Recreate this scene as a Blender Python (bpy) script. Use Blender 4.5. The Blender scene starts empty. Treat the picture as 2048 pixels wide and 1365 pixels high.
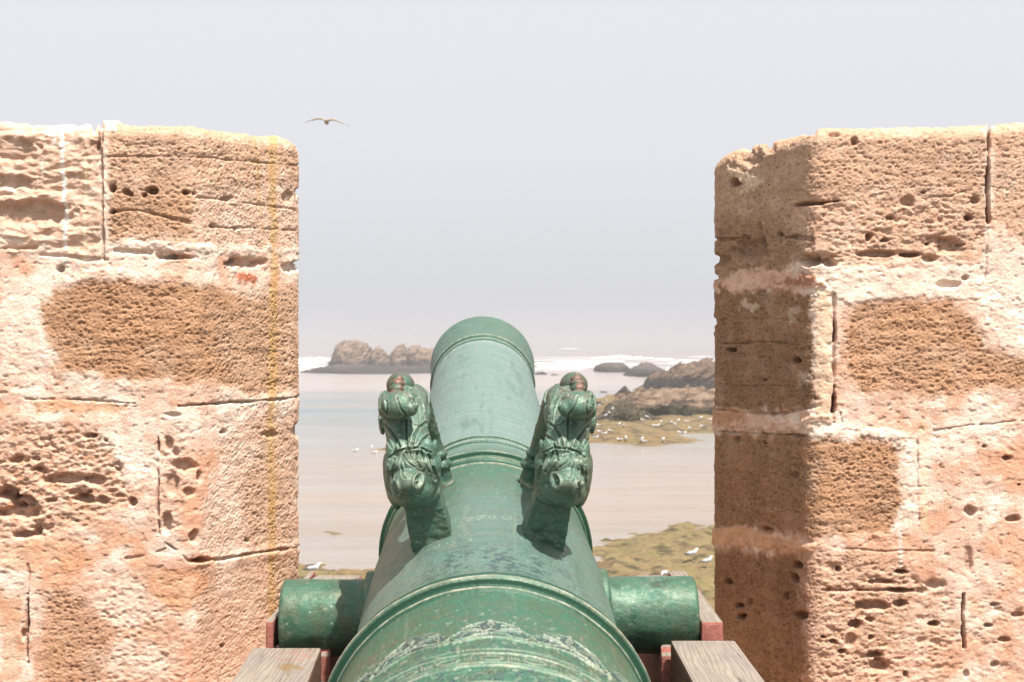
import bpy, bmesh, math, random
import numpy as np
from mathutils import Vector, Matrix, Quaternion
from mathutils.bvhtree import BVHTree
R = math.radians
random.seed(4)
S = bpy.context.scene
COL = S.collection

# ------------------------------------------------------------------ camera
ZC = 1.65                                   # eye height over the gun deck
F = 2844.4                                  # focal length in photo pixels (50 mm on 36 mm, 2048 px wide)
H = 8.15                                    # eye height over the sea
SEA = ZC - H
cd = bpy.data.cameras.new("camera"); cam = bpy.data.objects.new("camera", cd); COL.objects.link(cam)
cam.location = (0, 0, ZC); cam.rotation_euler = (R(90), 0, 0)
cd.lens = 50; cd.sensor_width = 36; cd.clip_start = .05; cd.clip_end = 20000
cd.dof.use_dof = True; cd.dof.focus_distance = 2.75; cd.dof.aperture_fstop = 14
S.camera = cam

# ------------------------------------------------------------------ sky, sun, exposure
SUN = Vector((.25, -.40, 1.)).normalized()  # towards the sun
wd = bpy.data.worlds.new("World"); S.world = wd; wd.use_nodes = True
nt = wd.node_tree; nt.nodes.clear()
sky = nt.nodes.new('ShaderNodeTexSky'); sky.sky_type = 'NISHITA'; sky.sun_disc = False
sky.sun_elevation = math.asin(SUN.z); sky.sun_rotation = math.atan2(SUN.x, SUN.y)
sky.altitude = 0; sky.air_density = 1.0; sky.dust_density = 6.0; sky.ozone_density = 1.0
hs = nt.nodes.new('ShaderNodeHueSaturation'); hs.inputs['Saturation'].default_value = .22
mw = nt.nodes.new('ShaderNodeMix'); mw.data_type = 'RGBA'; mw.inputs[0].default_value = .72
mw.inputs[7].default_value = (5.65, 5.75, 6.08, 1)       # the even white of a hazy sky
bg = nt.nodes.new('ShaderNodeBackground'); bg.inputs['Strength'].default_value = .10
wo = nt.nodes.new('ShaderNodeOutputWorld')
nt.links.new(sky.outputs[0], hs.inputs['Color']); nt.links.new(hs.outputs[0], mw.inputs[6])
nt.links.new(mw.outputs[2], bg.inputs['Color']); nt.links.new(bg.outputs[0], wo.inputs[0])
ld = bpy.data.lights.new("sun", 'SUN'); ld.energy = 5.0; ld.angle = R(.6); ld.color = (1, .935, .865)
sun = bpy.data.objects.new("sun", ld); COL.objects.link(sun)
sun.rotation_euler = SUN.to_track_quat('Z', 'Y').to_euler()
S.view_settings.view_transform = 'Standard'; S.view_settings.look = 'None'
S.view_settings.gamma = 1; S.view_settings.exposure = .72
S.render.engine = 'CYCLES'
S.cycles.max_bounces = 6; S.cycles.volume_bounces = 2

# ------------------------------------------------------------------ numpy noise
def _h(ix, iy, iz, seed):
    h = (ix*374761393 + iy*668265263 + iz*2147483647 + seed*1274126177) & 0xFFFFFFFF
    h = ((h ^ (h >> 13))*1274126177) & 0xFFFFFFFF
    h = ((h ^ (h >> 15))*2246822519) & 0xFFFFFFFF
    return h ^ (h >> 16)
def pn(x, y, seed=0, z=None):
    """gradient noise about -1..1, 2-D, or 3-D when z is given"""
    x = np.asarray(x, dtype=np.float64); y = np.asarray(y, dtype=np.float64)
    xi = np.floor(x).astype(np.int64); yi = np.floor(y).astype(np.int64)
    xf = x-xi; yf = y-yi
    u = xf*xf*xf*(xf*(xf*6-15)+10); v = yf*yf*yf*(yf*(yf*6-15)+10)
    if z is None:
        def g(a, b):
            t = _h(xi+a, yi+b, 0, seed)*(2*np.pi/4294967296.0)
            return np.cos(t)*(xf-a)+np.sin(t)*(yf-b)
        a = g(0, 0); b = g(1, 0); c = g(0, 1); d = g(1, 1)
        return 1.45*((a+(b-a)*u)*(1-v)+(c+(d-c)*u)*v)
    z = np.asarray(z, dtype=np.float64); zi = np.floor(z).astype(np.int64); zf = z-zi
    w = zf*zf*zf*(zf*(zf*6-15)+10)
    def g3(a, b, c):
        h = _h(xi+a, yi+b, zi+c, seed)
        t = (h & 0xFFFF)*(2*np.pi/65536.0); cz = (h >> 16)/32768.0-1; s = np.sqrt(1-cz*cz+1e-9)
        return np.cos(t)*s*(xf-a)+np.sin(t)*s*(yf-b)+cz*(zf-c)
    r = 0
    for c, wc in ((0, 1-w), (1, w)):
        r = r+wc*((g3(0, 0, c)*(1-u)+g3(1, 0, c)*u)*(1-v)+(g3(0, 1, c)*(1-u)+g3(1, 1, c)*u)*v)
    return 1.5*r
def fbm(x, y, o=4, seed=0, z=None, gain=.5):
    s = 0; a = 1; t = 0
    for i in range(o):
        s = s+a*pn(x*2**i, y*2**i, seed+i*17, None if z is None else z*2**i); t += a; a *= gain
    return s/t*1.25
def worley(x, y, seed=0):
    xi = np.floor(x).astype(np.int64); yi = np.floor(y).astype(np.int64)
    f1 = np.full(x.shape, 9.); cid = np.zeros(x.shape)
    for a in (-1, 0, 1):
        for b in (-1, 0, 1):
            h = _h(xi+a, yi+b, 3, seed)
            dx = xi+a+(h & 0xFFFF)/65536.0-x; dy = yi+b+(h >> 16)/65536.0-y
            d = np.sqrt(dx*dx+dy*dy); m = d < f1
            f1 = np.where(m, d, f1); cid = np.where(m, (h & 0xFFF)/4096.0, cid)
    return f1, cid
def sst(a, b, x):
    t = np.clip((x-a)/(b-a), 0, 1); return t*t*(3-2*t)
def seg_dist(px, py, pts, closed=False):
    d = np.full(px.shape, 1e9); n = len(pts)
    for i in range(n if closed else n-1):
        ax, ay = pts[i]; bx, by = pts[(i+1) % n]
        vx, vy = bx-ax, by-ay; L = vx*vx+vy*vy+1e-9
        t = np.clip(((px-ax)*vx+(py-ay)*vy)/L, 0, 1)
        d = np.minimum(d, np.hypot(px-ax-t*vx, py-ay-t*vy))
    return d
def poly_sd(px, py, pts):
    """signed distance, positive inside"""
    d = seg_dist(px, py, pts, True); ins = np.zeros(px.shape, bool); n = len(pts)
    for i in range(n):
        ax, ay = pts[i]; bx, by = pts[(i+1) % n]
        if ay == by: continue
        c = ((ay > py) != (by > py)) & (px < (bx-ax)*(py-ay)/(by-ay)+ax)
        ins ^= c
    return np.where(ins, d, -d)

# ------------------------------------------------------------------ object helpers
def tag(o, label=None, cat=None, group=None, kind=None):
    if label: o['label'] = label
    if cat: o['category'] = cat
    if group: o['group'] = group
    if kind: o['kind'] = kind
    return o
def link(name, me, mats=(), parent=None, loc=None, smooth=True):
    o = bpy.data.objects.new(name, me); COL.objects.link(o)
    for m in (mats if isinstance(mats, (list, tuple)) else [mats]): me.materials.append(m)
    if parent: o.parent = parent
    if loc is not None: o.location = loc
    if smooth: me.polygons.foreach_set('use_smooth', [True]*len(me.polygons))
    return o
def empty(name, loc=(0, 0, 0), mat=None):
    o = bpy.data.objects.new(name, None); COL.objects.link(o); o.empty_display_size = .2
    if mat is not None: o.matrix_world = mat
    else: o.location = loc
    return o
def mesh_np(name, V, Fq):
    me = bpy.data.meshes.new(name); V = np.asarray(V, dtype=np.float32); Fq = np.asarray(Fq, dtype=np.int32)
    me.vertices.add(len(V)); me.vertices.foreach_set('co', V.ravel())
    k = Fq.shape[1]
    me.loops.add(Fq.size); me.loops.foreach_set('vertex_index', Fq.ravel())
    me.polygons.add(len(Fq)); me.polygons.foreach_set('loop_start', np.arange(len(Fq), dtype=np.int32)*k)
    me.polygons.foreach_set('loop_total', np.full(len(Fq), k, dtype=np.int32))
    me.update(calc_edges=True); me.validate(); return me
def grid_faces(nr, nc, wrap=False, flip=False):
    i = np.arange(nr-1)[:, None]; j = np.arange(nc if wrap else nc-1)[None, :]; j2 = (j+1) % nc
    a = i*nc+j; b = i*nc+j2; c = (i+1)*nc+j2; d = (i+1)*nc+j
    q = np.stack([a, b, c, d] if not flip else [d, c, b, a], -1).reshape(-1, 4); return q
def attr_col(me, name, C):
    at = me.attributes.new(name, 'FLOAT_COLOR', 'POINT')
    C = np.asarray(C, dtype=np.float32)
    if C.shape[1] == 3: C = np.hstack([C, np.ones((len(C), 1), np.float32)])
    at.data.foreach_set('color', C.ravel())
def attr_f(me, name, a):
    at = me.attributes.new(name, 'FLOAT', 'POINT'); at.data.foreach_set('value', np.asarray(a, dtype=np.float32).ravel())
def get_co(me):
    a = np.empty(len(me.vertices)*3, np.float32); me.vertices.foreach_get('co', a); return a.reshape(-1, 3).astype(float)
def get_no(me):
    a = np.empty(len(me.vertices)*3, np.float32); me.vertices.foreach_get('normal', a); return a.reshape(-1, 3).astype(float)
def set_co(me, V):
    me.vertices.foreach_set('co', V.astype(np.float32).ravel()); me.update()
def to_px(W):
    return 1024+F*W[..., 0]/W[..., 1], 682.5-F*(W[..., 2]-ZC)/W[..., 1]

# ------------------------------------------------------------------ materials
class NM:
    """tiny node builder"""
    def __init__(s, name, rough=.8, metal=0, spec=.4):
        s.m = bpy.data.materials.new(name); s.m.use_nodes = True; s.t = s.m.node_tree
        s.b = s.t.nodes['Principled BSDF']; s.b.inputs['Roughness'].default_value = rough
        s.b.inputs['Metallic'].default_value = metal; s.b.inputs['Specular IOR Level'].default_value = spec
    def n(s, k, **kw):
        x = s.t.nodes.new('ShaderNode'+k)
        for a, b in kw.items():
            if a.startswith('_'): setattr(x, a[1:], b)
            else: s.put(x.inputs[a.replace('__', ' ')], b)
        return x
    def put(s, sock, v):
        if hasattr(v, 'links') and not isinstance(v, (int, float)): s.t.links.new(v, sock)
        else: sock.default_value = v
    def co(s, scale=(1, 1, 1), rot=(0, 0, 0)):
        c = s.n('TexCoord').outputs['Object']
        m = s.n('Mapping'); s.t.links.new(c, m.inputs[0]); m.inputs['Scale'].default_value = scale; m.inputs['Rotation'].default_value = rot
        return m.outputs[0]
    def noise(s, vec, scale, detail=4, rough=.55, dist=0):
        x = s.n('TexNoise'); s.t.links.new(vec, x.inputs['Vector']); x.inputs['Scale'].default_value = scale
        x.inputs['Detail'].default_value = detail; x.inputs['Roughness'].default_value = rough; x.inputs['Distortion'].default_value = dist
        return x.outputs[0]
    def ramp(s, fac, stops, interp='LINEAR'):
        x = s.n('ValToRGB'); s.t.links.new(fac, x.inputs[0]); cr = x.color_ramp; cr.interpolation = interp
        while len(cr.elements) > 1: cr.elements.remove(cr.elements[-1])
        for i, (p, c) in enumerate(stops):
            e = cr.elements[0] if i == 0 else cr.elements.new(p)
            e.position = p; e.color = (c if isinstance(c, (tuple, list)) else (c, c, c))[:3]+(1,) if isinstance(c, (tuple, list)) else (c, c, c, 1)
        return x.outputs[0]
    def mix(s, f, a, b, mode='MIX'):
        x = s.n('Mix'); x.data_type = 'RGBA'; x.blend_type = mode
        s.put(x.inputs[0], f)
        for i, v in ((6, a), (7, b)):
            if isinstance(v, (tuple, list)): x.inputs[i].default_value = tuple(v)[:3]+(1,)
            else: s.t.links.new(v, x.inputs[i])
        return x.outputs[2]
    def math(s, op, a, b=0, clamp=False):
        x = s.n('Math'); x.operation = op; x.use_clamp = clamp; s.put(x.inputs[0], a); s.put(x.inputs[1], b); return x.outputs[0]
    def attr(s, name, out='Color'):
        x = s.n('Attribute'); x.attribute_name = name; return x.outputs[out]
    def bump(s, h, dist=.01, strength=1, prev=None):
        x = s.n('Bump'); s.t.links.new(h, x.inputs['Height']); x.inputs['Distance'].default_value = dist; x.inputs['Strength'].default_value = strength
        if prev is not None: s.t.links.new(prev, x.inputs['Normal'])
        return x.outputs[0]
    def base(s, c): s.put(s.b.inputs['Base Color'], c if not isinstance(c, tuple) else c+(1,)); return s
    def rough(s, v): s.put(s.b.inputs['Roughness'], v)
    def norm(s, v): s.t.links.new(v, s.b.inputs['Normal'])

def m_wall():
    k = NM('weathered_sandstone', .95, 0, .15)
    c = k.attr('stone'); v = k.co()
    n1 = k.noise(v, 330, 5, .7); n2 = k.noise(v, 45, 4, .6); n3 = k.noise(v, 900, 2, .6)
    c = k.mix(1., c, k.ramp(n1, [(.30, (.62, .56, .48)), (.44, (.97, .96, .95)), (.75, (1.15, 1.15, 1.16))]), 'MULTIPLY')
    c = k.mix(1., c, k.ramp(n2, [(.3, (.90, .87, .84)), (.6, (1.06, 1.06, 1.06))]), 'MULTIPLY')
    k.base(c)
    b = k.bump(n1, .0034, .8); b = k.bump(n3, .0012, .6, b); k.norm(b); return k.m
M_WALL = m_wall()

def m_bronze():
    k = NM('green_bronze', .42, .25, .45)
    v = k.co(); vs = k.co((1.5, 60, 1.5))
    big = k.noise(v, 6, 4, .6, .6); mid = k.noise(v, 38, 5, .65); fine = k.noise(v, 230, 4, .7)
    streak = k.noise(vs, 4, 5, .7, .3); grain = k.noise(v, 700, 2, .5)
    c = k.ramp(big, [(.25, (.075, .075, .038)), (.45, (.068, .098, .055)), (.62, (.062, .12, .078)), (.8, (.10, .15, .11))])
    c = k.mix(k.ramp(mid, [(.42, 0), (.60, .85)]), c, (.026, .118, .072))
    c = k.mix(k.ramp(mid, [(.62, 0), (.74, .55)]), c, (.115, .10, .06))
    ch = k.attr('chase', 'Fac')
    cc = k.ramp(streak, [(.3, (.12, .19, .165)), (.5, (.175, .26, .245)), (.7, (.26, .305, .30))])
    c = k.mix(ch, c, cc)
    c = k.mix(k.ramp(streak, [(.35, .32), (.6, 0)]), c, (.09, .15, .10))
    run = k.noise(k.co((9, 1.2, 9)), 3.2, 6, .7, .8)
    c = k.mix(k.ramp(run, [(.30, .55), (.46, 0)]), c, (.055, .10, .06)); c = k.mix(k.ramp(run, [(.58, 0), (.72, .4)]), c, (.24, .26, .19))
    # dusty lime dots, dark wear and copper spots
    dots = k.n('TexVoronoi'); k.t.links.new(v, dots.inputs['Vector']); dots.inputs['Scale'].default_value = 75
    dm = k.math('LESS_THAN', dots.outputs['Distance'], .13); dsel = k.ramp(mid, [(.5, 0), (.56, 1)])
    c = k.mix(k.math('MULTIPLY', k.math('MULTIPLY', dm, dsel), .5), c, (.48, .52, .42))
    c = k.mix(k.ramp(fine, [(.58, 0), (.70, .42)]), c, (.22, .27, .21))
    c = k.mix(k.ramp(fine, [(.30, .75), (.43, 0)]), c, (.022, .06, .035))
    c = k.mix(k.attr('dark', 'Fac'), c, (.035, .05, .065))
    c = k.mix(k.attr('pale', 'Fac'), c, (.56, .52, .41))
    c = k.mix(k.attr('copper', 'Fac'), c, (.165, .07, .05))
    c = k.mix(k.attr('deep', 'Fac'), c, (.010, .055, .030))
    k.base(c)
    k.rough(k.ramp(mid, [(.3, .40), (.7, .60)]))
    b = k.bump(mid, .003, .35); b = k.bump(fine, .0012, .6, b); b = k.bump(grain, .0004, .4, b); k.norm(b)
    return k.m
M_BRZ = m_bronze()

def m_wood(name, red):
    k = NM(name, .85, 0, .2)
    v = k.co((1, .06, 1)); v2 = k.co()
    g = k.n('TexWave', _wave_type='BANDS', _bands_direction='X'); k.t.links.new(k.co((1, .10, .6), (0, 0, .05)), g.inputs['Vector'])
    g.inputs['Scale'].default_value = 48; g.inputs['Distortion'].default_value = 16; g.inputs['Detail'].default_value = 5; g.inputs['Detail Scale'].default_value = .6
    n = k.noise(v, 160, 5, .7); n2 = k.noise(v2, 14, 4, .6)
    grey = k.ramp(g.outputs[0], [(.1, (.235, .20, .165)), (.5, (.27, .23, .19)), (.9, (.295, .255, .215))])
    grey = k.mix(1., grey, k.ramp(n, [(.3, (.7, .68, .66)), (.7, (1.1, 1.1, 1.1))]), 'MULTIPLY')
    grey = k.mix(k.ramp(k.noise(k.co((1, .045, .3)), 85, 3, .5, .4), [(.30, .8), (.36, 0)]), grey, (.07, .055, .045))
    grey = k.mix(k.ramp(n2, [(.35, .35), (.6, 0)]), grey, (.15, .13, .115))
    rd = k.ramp(n, [(.3, (.22, .07, .055)), (.55, (.34, .13, .10)), (.8, (.42, .22, .17))])
    gn = k.n('NewGeometry'); sz = k.n('SeparateXYZ'); k.t.links.new(gn.outputs['Normal'], sz.inputs[0])
    f = k.math('MAXIMUM', k.ramp(k.noise(v2, 26, 6, .7), [(.60, 0), (.66, 1)]), k.math('GREATER_THAN', sz.outputs[2], .6)) if red else k.ramp(n2, [(.68, 0), (.74, .35)])
    c = k.mix(f, rd, grey) if red else k.mix(f, grey, rd)
    mk = k.attr('mark', 'Fac'); c = k.mix(mk, c, (.19, .12, .045) if not red else (.4, .35, .3))
    c = k.mix(k.attr('redmark', 'Fac'), c, (.36, .08, .05))
    if not red:
        gx = k.n('NewGeometry'); sx = k.n('SeparateXYZ'); k.t.links.new(gx.outputs['Normal'], sx.inputs[0])
        c = k.mix(k.math('GREATER_THAN', k.math('ABSOLUTE', sx.outputs[0]), .6), c, k.ramp(n, [(.3, (.10, .05, .035)), (.7, (.25, .14, .09))]))
    k.base(c); k.norm(k.bump(n, .002, .7, k.bump(g.outputs[0], .0008, .3))); return k.m
M_WOOD = m_wood('weathered_timber', False); M_RED = m_wood('red_painted_timber', True)

def m_rock(name, top, mid_, low, scale, wet_shade, weed=None):
    """wet = height over the sea (m) below which the rock is dark: weed, plus painted undercut shade"""
    k = NM(name, .9, 0, .25); v = k.co(); vs = k.co((1, 1, 3.2))
    n = k.noise(vs, scale*.55, 9, .72, .4); n2 = k.noise(v, scale*.35, 4, .6); n3 = k.noise(v, scale*4, 5, .7)
    c = k.ramp(n, [(.38, tuple(x*.22 for x in mid_)), (.46, mid_), (.56, top)])
    g = k.n('NewGeometry'); sp = k.n('SeparateXYZ'); k.t.links.new(g.outputs['Position'], sp.inputs[0])
    hz = k.math('SUBTRACT', sp.outputs[2], SEA)
    hz = k.math('ADD', hz, k.math('MULTIPLY', k.math('SUBTRACT', n2, .5), wet_shade*1.6))
    mr = k.n('MapRange'); mr.clamp = True; k.put(mr.inputs[0], hz); mr.inputs[1].default_value = wet_shade*.8; mr.inputs[2].default_value = wet_shade*1.2
    c = k.mix(mr.outputs[0], k.mix(k.ramp(n3, [(.4, 0), (.6, 1)]), low, weed or low), c)
    k.base(c); k.norm(k.bump(n, 1.2/scale, 1, k.bump(n3, .2/scale, .9))); return k.m
M_STACK = m_rock('stack_rock', (.38, .265, .185), (.24, .165, .115), (.10, .085, .08), .7, 2.2)
M_DARKR = m_rock('dark_wet_rock', (.17, .14, .12), (.12, .10, .09), (.05, .045, .04), .9, 1.5)
M_BROWN = m_rock('brown_rock', (.31, .20, .125), (.15, .095, .06), (.028, .024, .018), .8, 1.9)  # low colour paints in the shade under the overhang
M_TAN = m_rock('tan_rock', (.47, .335, .225), (.26, .17, .11), (.03, .026, .018), .7, 1.35, (.09, .085, .03))  # dark base is weed plus shade of the undercut, put into the colour

def m_reef(name, a, b, c3, sc):
    k = NM(name, .85, 0, .3); v = k.co(); n = k.noise(k.co((.6, 1, 1)), sc, 7, .65); n2 = k.noise(v, sc*.6, 8, .7, .5); n3 = k.noise(v, sc*5, 4, .7)
    c = k.ramp(n2, [(.35, a), (.5, b), (.66, c3)])
    c = k.mix(k.ramp(n, [(.40, .95), (.49, 0)]), c, (.035, .03, .016))
    c = k.mix(k.ramp(k.noise(v, sc*2.2, 6, .75), [(.52, 0), (.62, .6)]), c, (.10, .07, .04))
    c = k.mix(k.ramp(n3, [(.4, .5), (.6, 0)]), c, (.12, .09, .04)); k.base(c)
    k.norm(k.bump(n, .3/sc, 1., k.bump(n3, .1/sc, .8))); return k.m
M_REEF_F = m_reef('weedy_reef', (.16, .10, .05), (.22, .145, .065), (.13, .125, .04), .9)
M_REEF_N = m_reef('mossy_reef', (.15, .092, .048), (.22, .16, .075), (.14, .14, .042), 1.8)

def m_sea():
    k = NM('sea_water', .22, 0, .36)
    g = k.n('NewGeometry'); sp = k.n('SeparateXYZ'); k.t.links.new(g.outputs['Position'], sp.inputs[0])
    v = k.co(); ws = k.co((.25, 1, 1))
    wob = k.noise(k.co((.12, 1, 1)), .045, 4, .6)
    ly = k.math('LOGARITHM', k.math('MAXIMUM', sp.outputs[1], 5), 10)
    ly = k.math('ADD', ly, k.math('MULTIPLY', k.math('SUBTRACT', wob, .5), .22))
    ly = k.math('DIVIDE', ly, 4)
    c = k.ramp(ly, [(.40, (.21, .17, .13)), (.455, (.25, .19, .145)), (.495, (.23, .19, .16)), (.515, (.17, .18, .165)), (.55, (.085, .135, .15)), (.582, (.10, .14, .15)),
                    (.60, (.34, .28, .25)), (.66, (.27, .215, .19)), (.75, (.17, .135, .12)), (1, (.15, .13, .12))])
    n = k.noise(k.co((.3, 1, 1)), .22, 10, .72, .6)
    c = k.mix(k.ramp(n, [(.36, .4), (.58, 0)]), c, (.28, .29, .28))
    c = k.mix(k.ramp(k.noise(k.co((.25, 1, 1)), .09, 7, .65, .5), [(.42, 0), (.62, .45)]), c, (.31, .22, .155))
    # broken water where the swell runs onto the outer reefs
    fm = k.noise(k.co((.16, 1, 1)), .035, 9, .72, .4)
    zone = k.ramp(ly, [(.62, 0), (.645, 1), (.70, 1), (.735, 0)])
    fo = k.math('MULTIPLY', k.ramp(fm, [(.575, 0), (.60, 1)]), zone)
    c = k.mix(fo, c, (.86, .85, .84)); k.base(c)
    k.rough(k.math('ADD', k.math('MULTIPLY', fo, .6), .2))
    w1 = k.noise(k.co((.35, 1, 1)), 1.3, 5, .6); w2 = k.noise(ws, .12, 4, .6)
    k.norm(k.bump(w1, .14, .8, k.bump(w2, .5, .5))); return k.m
M_SEA = m_sea()
def m_foam():
    k = NM('sea_foam', .8, 0, .3); n = k.noise(k.co((.5, 1, 1)), .8, 6, .7)
    k.base(k.ramp(n, [(.3, (.62, .60, .58)), (.5, (.9, .9, .9))])); k.norm(k.bump(n, .3, .6)); return k.m
M_FOAM = m_foam()
def flat(name, c, rough=.7, sc=None, amt=.2):
    k = NM(name, rough, 0, .3)
    if sc:
        n = k.noise(k.co(), sc, 4, .6); k.base(k.ramp(n, [(.3, tuple(x*(1-amt) for x in c)), (.7, c)]))
    else: k.base(c)
    return k.m
M_WHITE = flat('white_feather', (.82, .81, .79), .8, 30, .12); M_GREY = flat('grey_feather', (.38, .39, .41), .8, 30)
M_BLACK = flat('black_feather', (.04, .04, .045), .7); M_BEAK = flat('yellow_beak', (.7, .42, .06), .5)
M_LEG = flat('pinkish_leg', (.55, .38, .28), .6); M_TANF = flat('brown_feather', (.33, .26, .19), .8, 20)

# ------------------------------------------------------------------ sea
me = bpy.data.meshes.new('sea')
ys = [-40, 0, 20, 40, 80, 160, 320, 640, 1300, 2600, 5200, 7900]
V = []; Fq = []
for y in ys:
    for x in (-6000, -1500, -300, 0, 300, 1500, 6000): V.append((x, y, SEA))
for i in range(len(ys)-1):
    for j in range(6): Fq.append((i*7+j, i*7+j+1, (i+1)*7+j+1, (i+1)*7+j))
tag(link('sea', mesh_np('sea', V, Fq), M_SEA, smooth=False), kind='structure')

def reef(name, poly, mat, step, hmax, label, seed, pool=.0, soft=1.0, base=0.):
    """low reef: a height field whose rim and pools dip under the water; poly in world x,y"""
    P = np.array(poly); x0, y0 = P.min(0)-1.5; x1, y1 = P.max(0)+1.5
    nx = int((x1-x0)/step)+2; ny = int((y1-y0)/step)+2
    X, Y = np.meshgrid(np.linspace(x0, x1, nx), np.linspace(y0, y1, ny))
    sd = poly_sd(X, Y, poly)+fbm(X/(6*soft), Y/(6*soft), 5, seed)*2.2*soft
    n = fbm(X/(4*soft), Y/(3*soft), 6, seed+5); lump = fbm(X/(1.1*soft), Y/(.9*soft), 4, seed+9)
    h = hmax*(sst(-.2, 2.2*soft, sd)*(.62+.55*n)-pool)+.19*soft**.5*lump*sst(-.1, 1, sd)+base
    h = np.where(sd < -.2*soft, -.35, h)
    h = h+.22*soft**.5*(np.abs(fbm(X/(1.6*soft), Y/(1.0*soft), 5, seed+12))-.22)*sst(.1, 1, sd)
    h = np.maximum(h, -.35)
    c = ((x0+x1)/2, (y0+y1)/2, SEA)
    V = np.stack([X-c[0], Y-c[1], h], -1).reshape(-1, 3)
    Fq = grid_faces(ny, nx)
    keep = (V[:, 2][Fq] > -.34).any(1); Fq = Fq[keep]
    used = np.unique(Fq); mp = np.full(len(V), -1); mp[used] = np.arange(len(used))
    o = link(name, mesh_np(name, V[used], mp[Fq]), mat, loc=c)
    return tag(o, label, 'reef')
def sp(px, py):
    d = H*F/(py-682.5); return ((px-1024)/F*d, d)
GROUNDS = []
GROUNDS.append(reef('tidal_reef', [sp(1083, 812), sp(1180, 800), sp(1215, 790), sp(1300, 788), sp(1470, 795), sp(1640, 800), sp(1640, 868), sp(1470, 868), sp(1400, 872), sp(1375, 888),
     sp(1290, 897), sp(1240, 890), sp(1200, 884), sp(1100, 886), sp(1040, 872), sp(1040, 830)], M_REEF_F, .35, .75, 'broad brown and olive weedy reef scattered with resting white gulls', 11, .02, 2.2))
GROUNDS.append(reef('mossy_reef', [sp(1180, 1098), sp(1215, 1080), sp(1262, 1072), sp(1300, 1058), sp(1360, 1052), sp(1430, 1048), sp(1560, 1050), sp(1900, 1060), sp(1900, 1420), sp(1150, 1420), sp(1100, 1180), sp(1150, 1160)],
     M_REEF_N, .09, .30, 'yellow green mossy reef with small pools close below the right wall', 23, .16, 1.0))
GROUNDS.append(reef('mossy_reef', [sp(420, 1140), sp(560, 1134), sp(612, 1134), sp(660, 1146), sp(690, 1156), sp(740, 1148), sp(800, 1150), sp(800, 1400), sp(420, 1400)],
     M_REEF_N, .09, .50, 'olive mossy reef edge behind the left trunnion', 31, -.05, .6))
GROUNDS.append(reef('shoal_patch', [sp(636, 1063), sp(655, 1060), sp(672, 1063), sp(690, 1068), sp(668, 1070), sp(648, 1067)], M_REEF_N, .08, .22, 'small brown shoal alone in the shallow water on the left', 41, 0, .45))
GROUNDS.append(reef('shoal_patch', [sp(1330, 1052), sp(1385, 1049), sp(1415, 1052), sp(1380, 1058), sp(1355, 1058)], M_REEF_N, .08, .2, 'thin yellowish shoal just beyond the mossy reef on the right', 43, 0, .45))
GROUNDS.append(reef('shoal_patch', [sp(752, 899), sp(775, 897), sp(800, 897), sp(800, 904), sp(770, 904)], M_REEF_F, .15, .5, 'low brown shoal showing left of the left dolphin handle', 47, 0, .7))

def rock(name, prof, ybase, depth, mat, label, seed, rough=.12, nx=110, ny=60, flat_=2.2, cat='rock', drop=1.):
    """rock mass: traced skyline, real distance, real depth, then broken up with 3-D noise"""
    d0 = H*F/(ybase-682.5); dc = d0+depth*.45
    pr = np.array(prof, float); xs = (pr[:, 0]-1024)/F*dc; zs = (ZC-(pr[:, 1]-682.5)/F*dc-SEA)*drop
    cx = (xs[0]+xs[-1])/2; hw = (xs[-1]-xs[0])/2
    A, B = np.meshgrid(np.linspace(-1, 1, nx), np.linspace(-1, 1, ny))
    w = (1-np.abs(B)**2.6)**.5*.5+.5
    X = cx+A*hw*w; Y = dc+B*depth*.55*(1-.25*A*A)
    top = np.interp(cx+A*hw, xs, zs)
    e = (1-np.abs(A)**9)*(1-np.abs(B)**flat_)
    Z = top*np.clip(e, 0, 1)**.4
    sc = max(hw*.22, top.max()*.5)
    nA = fbm(X/sc, Y/sc, 5, seed, Z/sc*1.5); nB = fbm(X/sc*2.1, Y/sc*2.1, 5, seed+50, Z/sc*5)
    tm = top.max()
    rough = rough*1.5; Z = Z+tm*rough*(nA*.8+nB*1.0)*np.clip(e*3, 0, 1)
    r = 1-np.abs(nB)
    X = X+tm*rough*1.2*nB; Y = Y+tm*rough*1.6*nA-tm*.15*r*sst(.2, .8, Z/tm)
    Z = Z-.15-(1-np.clip(e*8, 0, 1))*.5
    c = (cx, dc, SEA)
    V = np.stack([X-c[0], Y-c[1], Z], -1).reshape(-1, 3)
    o = link(name, mesh_np(name, V, grid_faces(ny, nx)), mat, loc=c); return tag(o, label, cat)

rock('rock_platform', [(600, 744), (625, 738), (650, 733), (700, 731), (760, 735), (830, 734), (880, 736), (960, 742)], 748, 60, M_DARKR, 'low dark wave washed platform beneath the distant stacks', 61, .25, 160, 60)
rock('sea_stack', [(660, 722), (668, 712), (674, 700), (677, 688), (690, 684), (712, 683), (724, 688), (738, 695), (745, 706), (756, 722)], 738, 28, M_STACK, 'largest flat topped sea stack, at the left end of the distant group', 62, .10, 120, 60, 3.5, 'sea stack')
rock('sea_stack', [(738, 724), (745, 712), (750, 700), (756, 696), (762, 700), (768, 708), (776, 724)], 738, 18, M_STACK, 'small pointed sea stack, lowest of the distant group', 63, .14, 70, 50, 2.5, 'sea stack')
rock('sea_stack', [(772, 724), (784, 708), (792, 696), (800, 690), (806, 691), (811, 702), (816, 712), (820, 724)], 737, 18, M_STACK, 'peaked sea stack standing in the middle of the distant group', 64, .12, 80, 50, 2.5, 'sea stack')
rock('sea_stack', [(806, 724), (813, 700), (820, 694), (832, 694), (845, 698), (860, 700), (880, 706), (905, 714), (925, 724)], 737, 24, M_STACK, 'long sloping sea stack partly hidden by the cannon muzzle', 65, .12, 110, 50, 3, 'sea stack')
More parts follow.
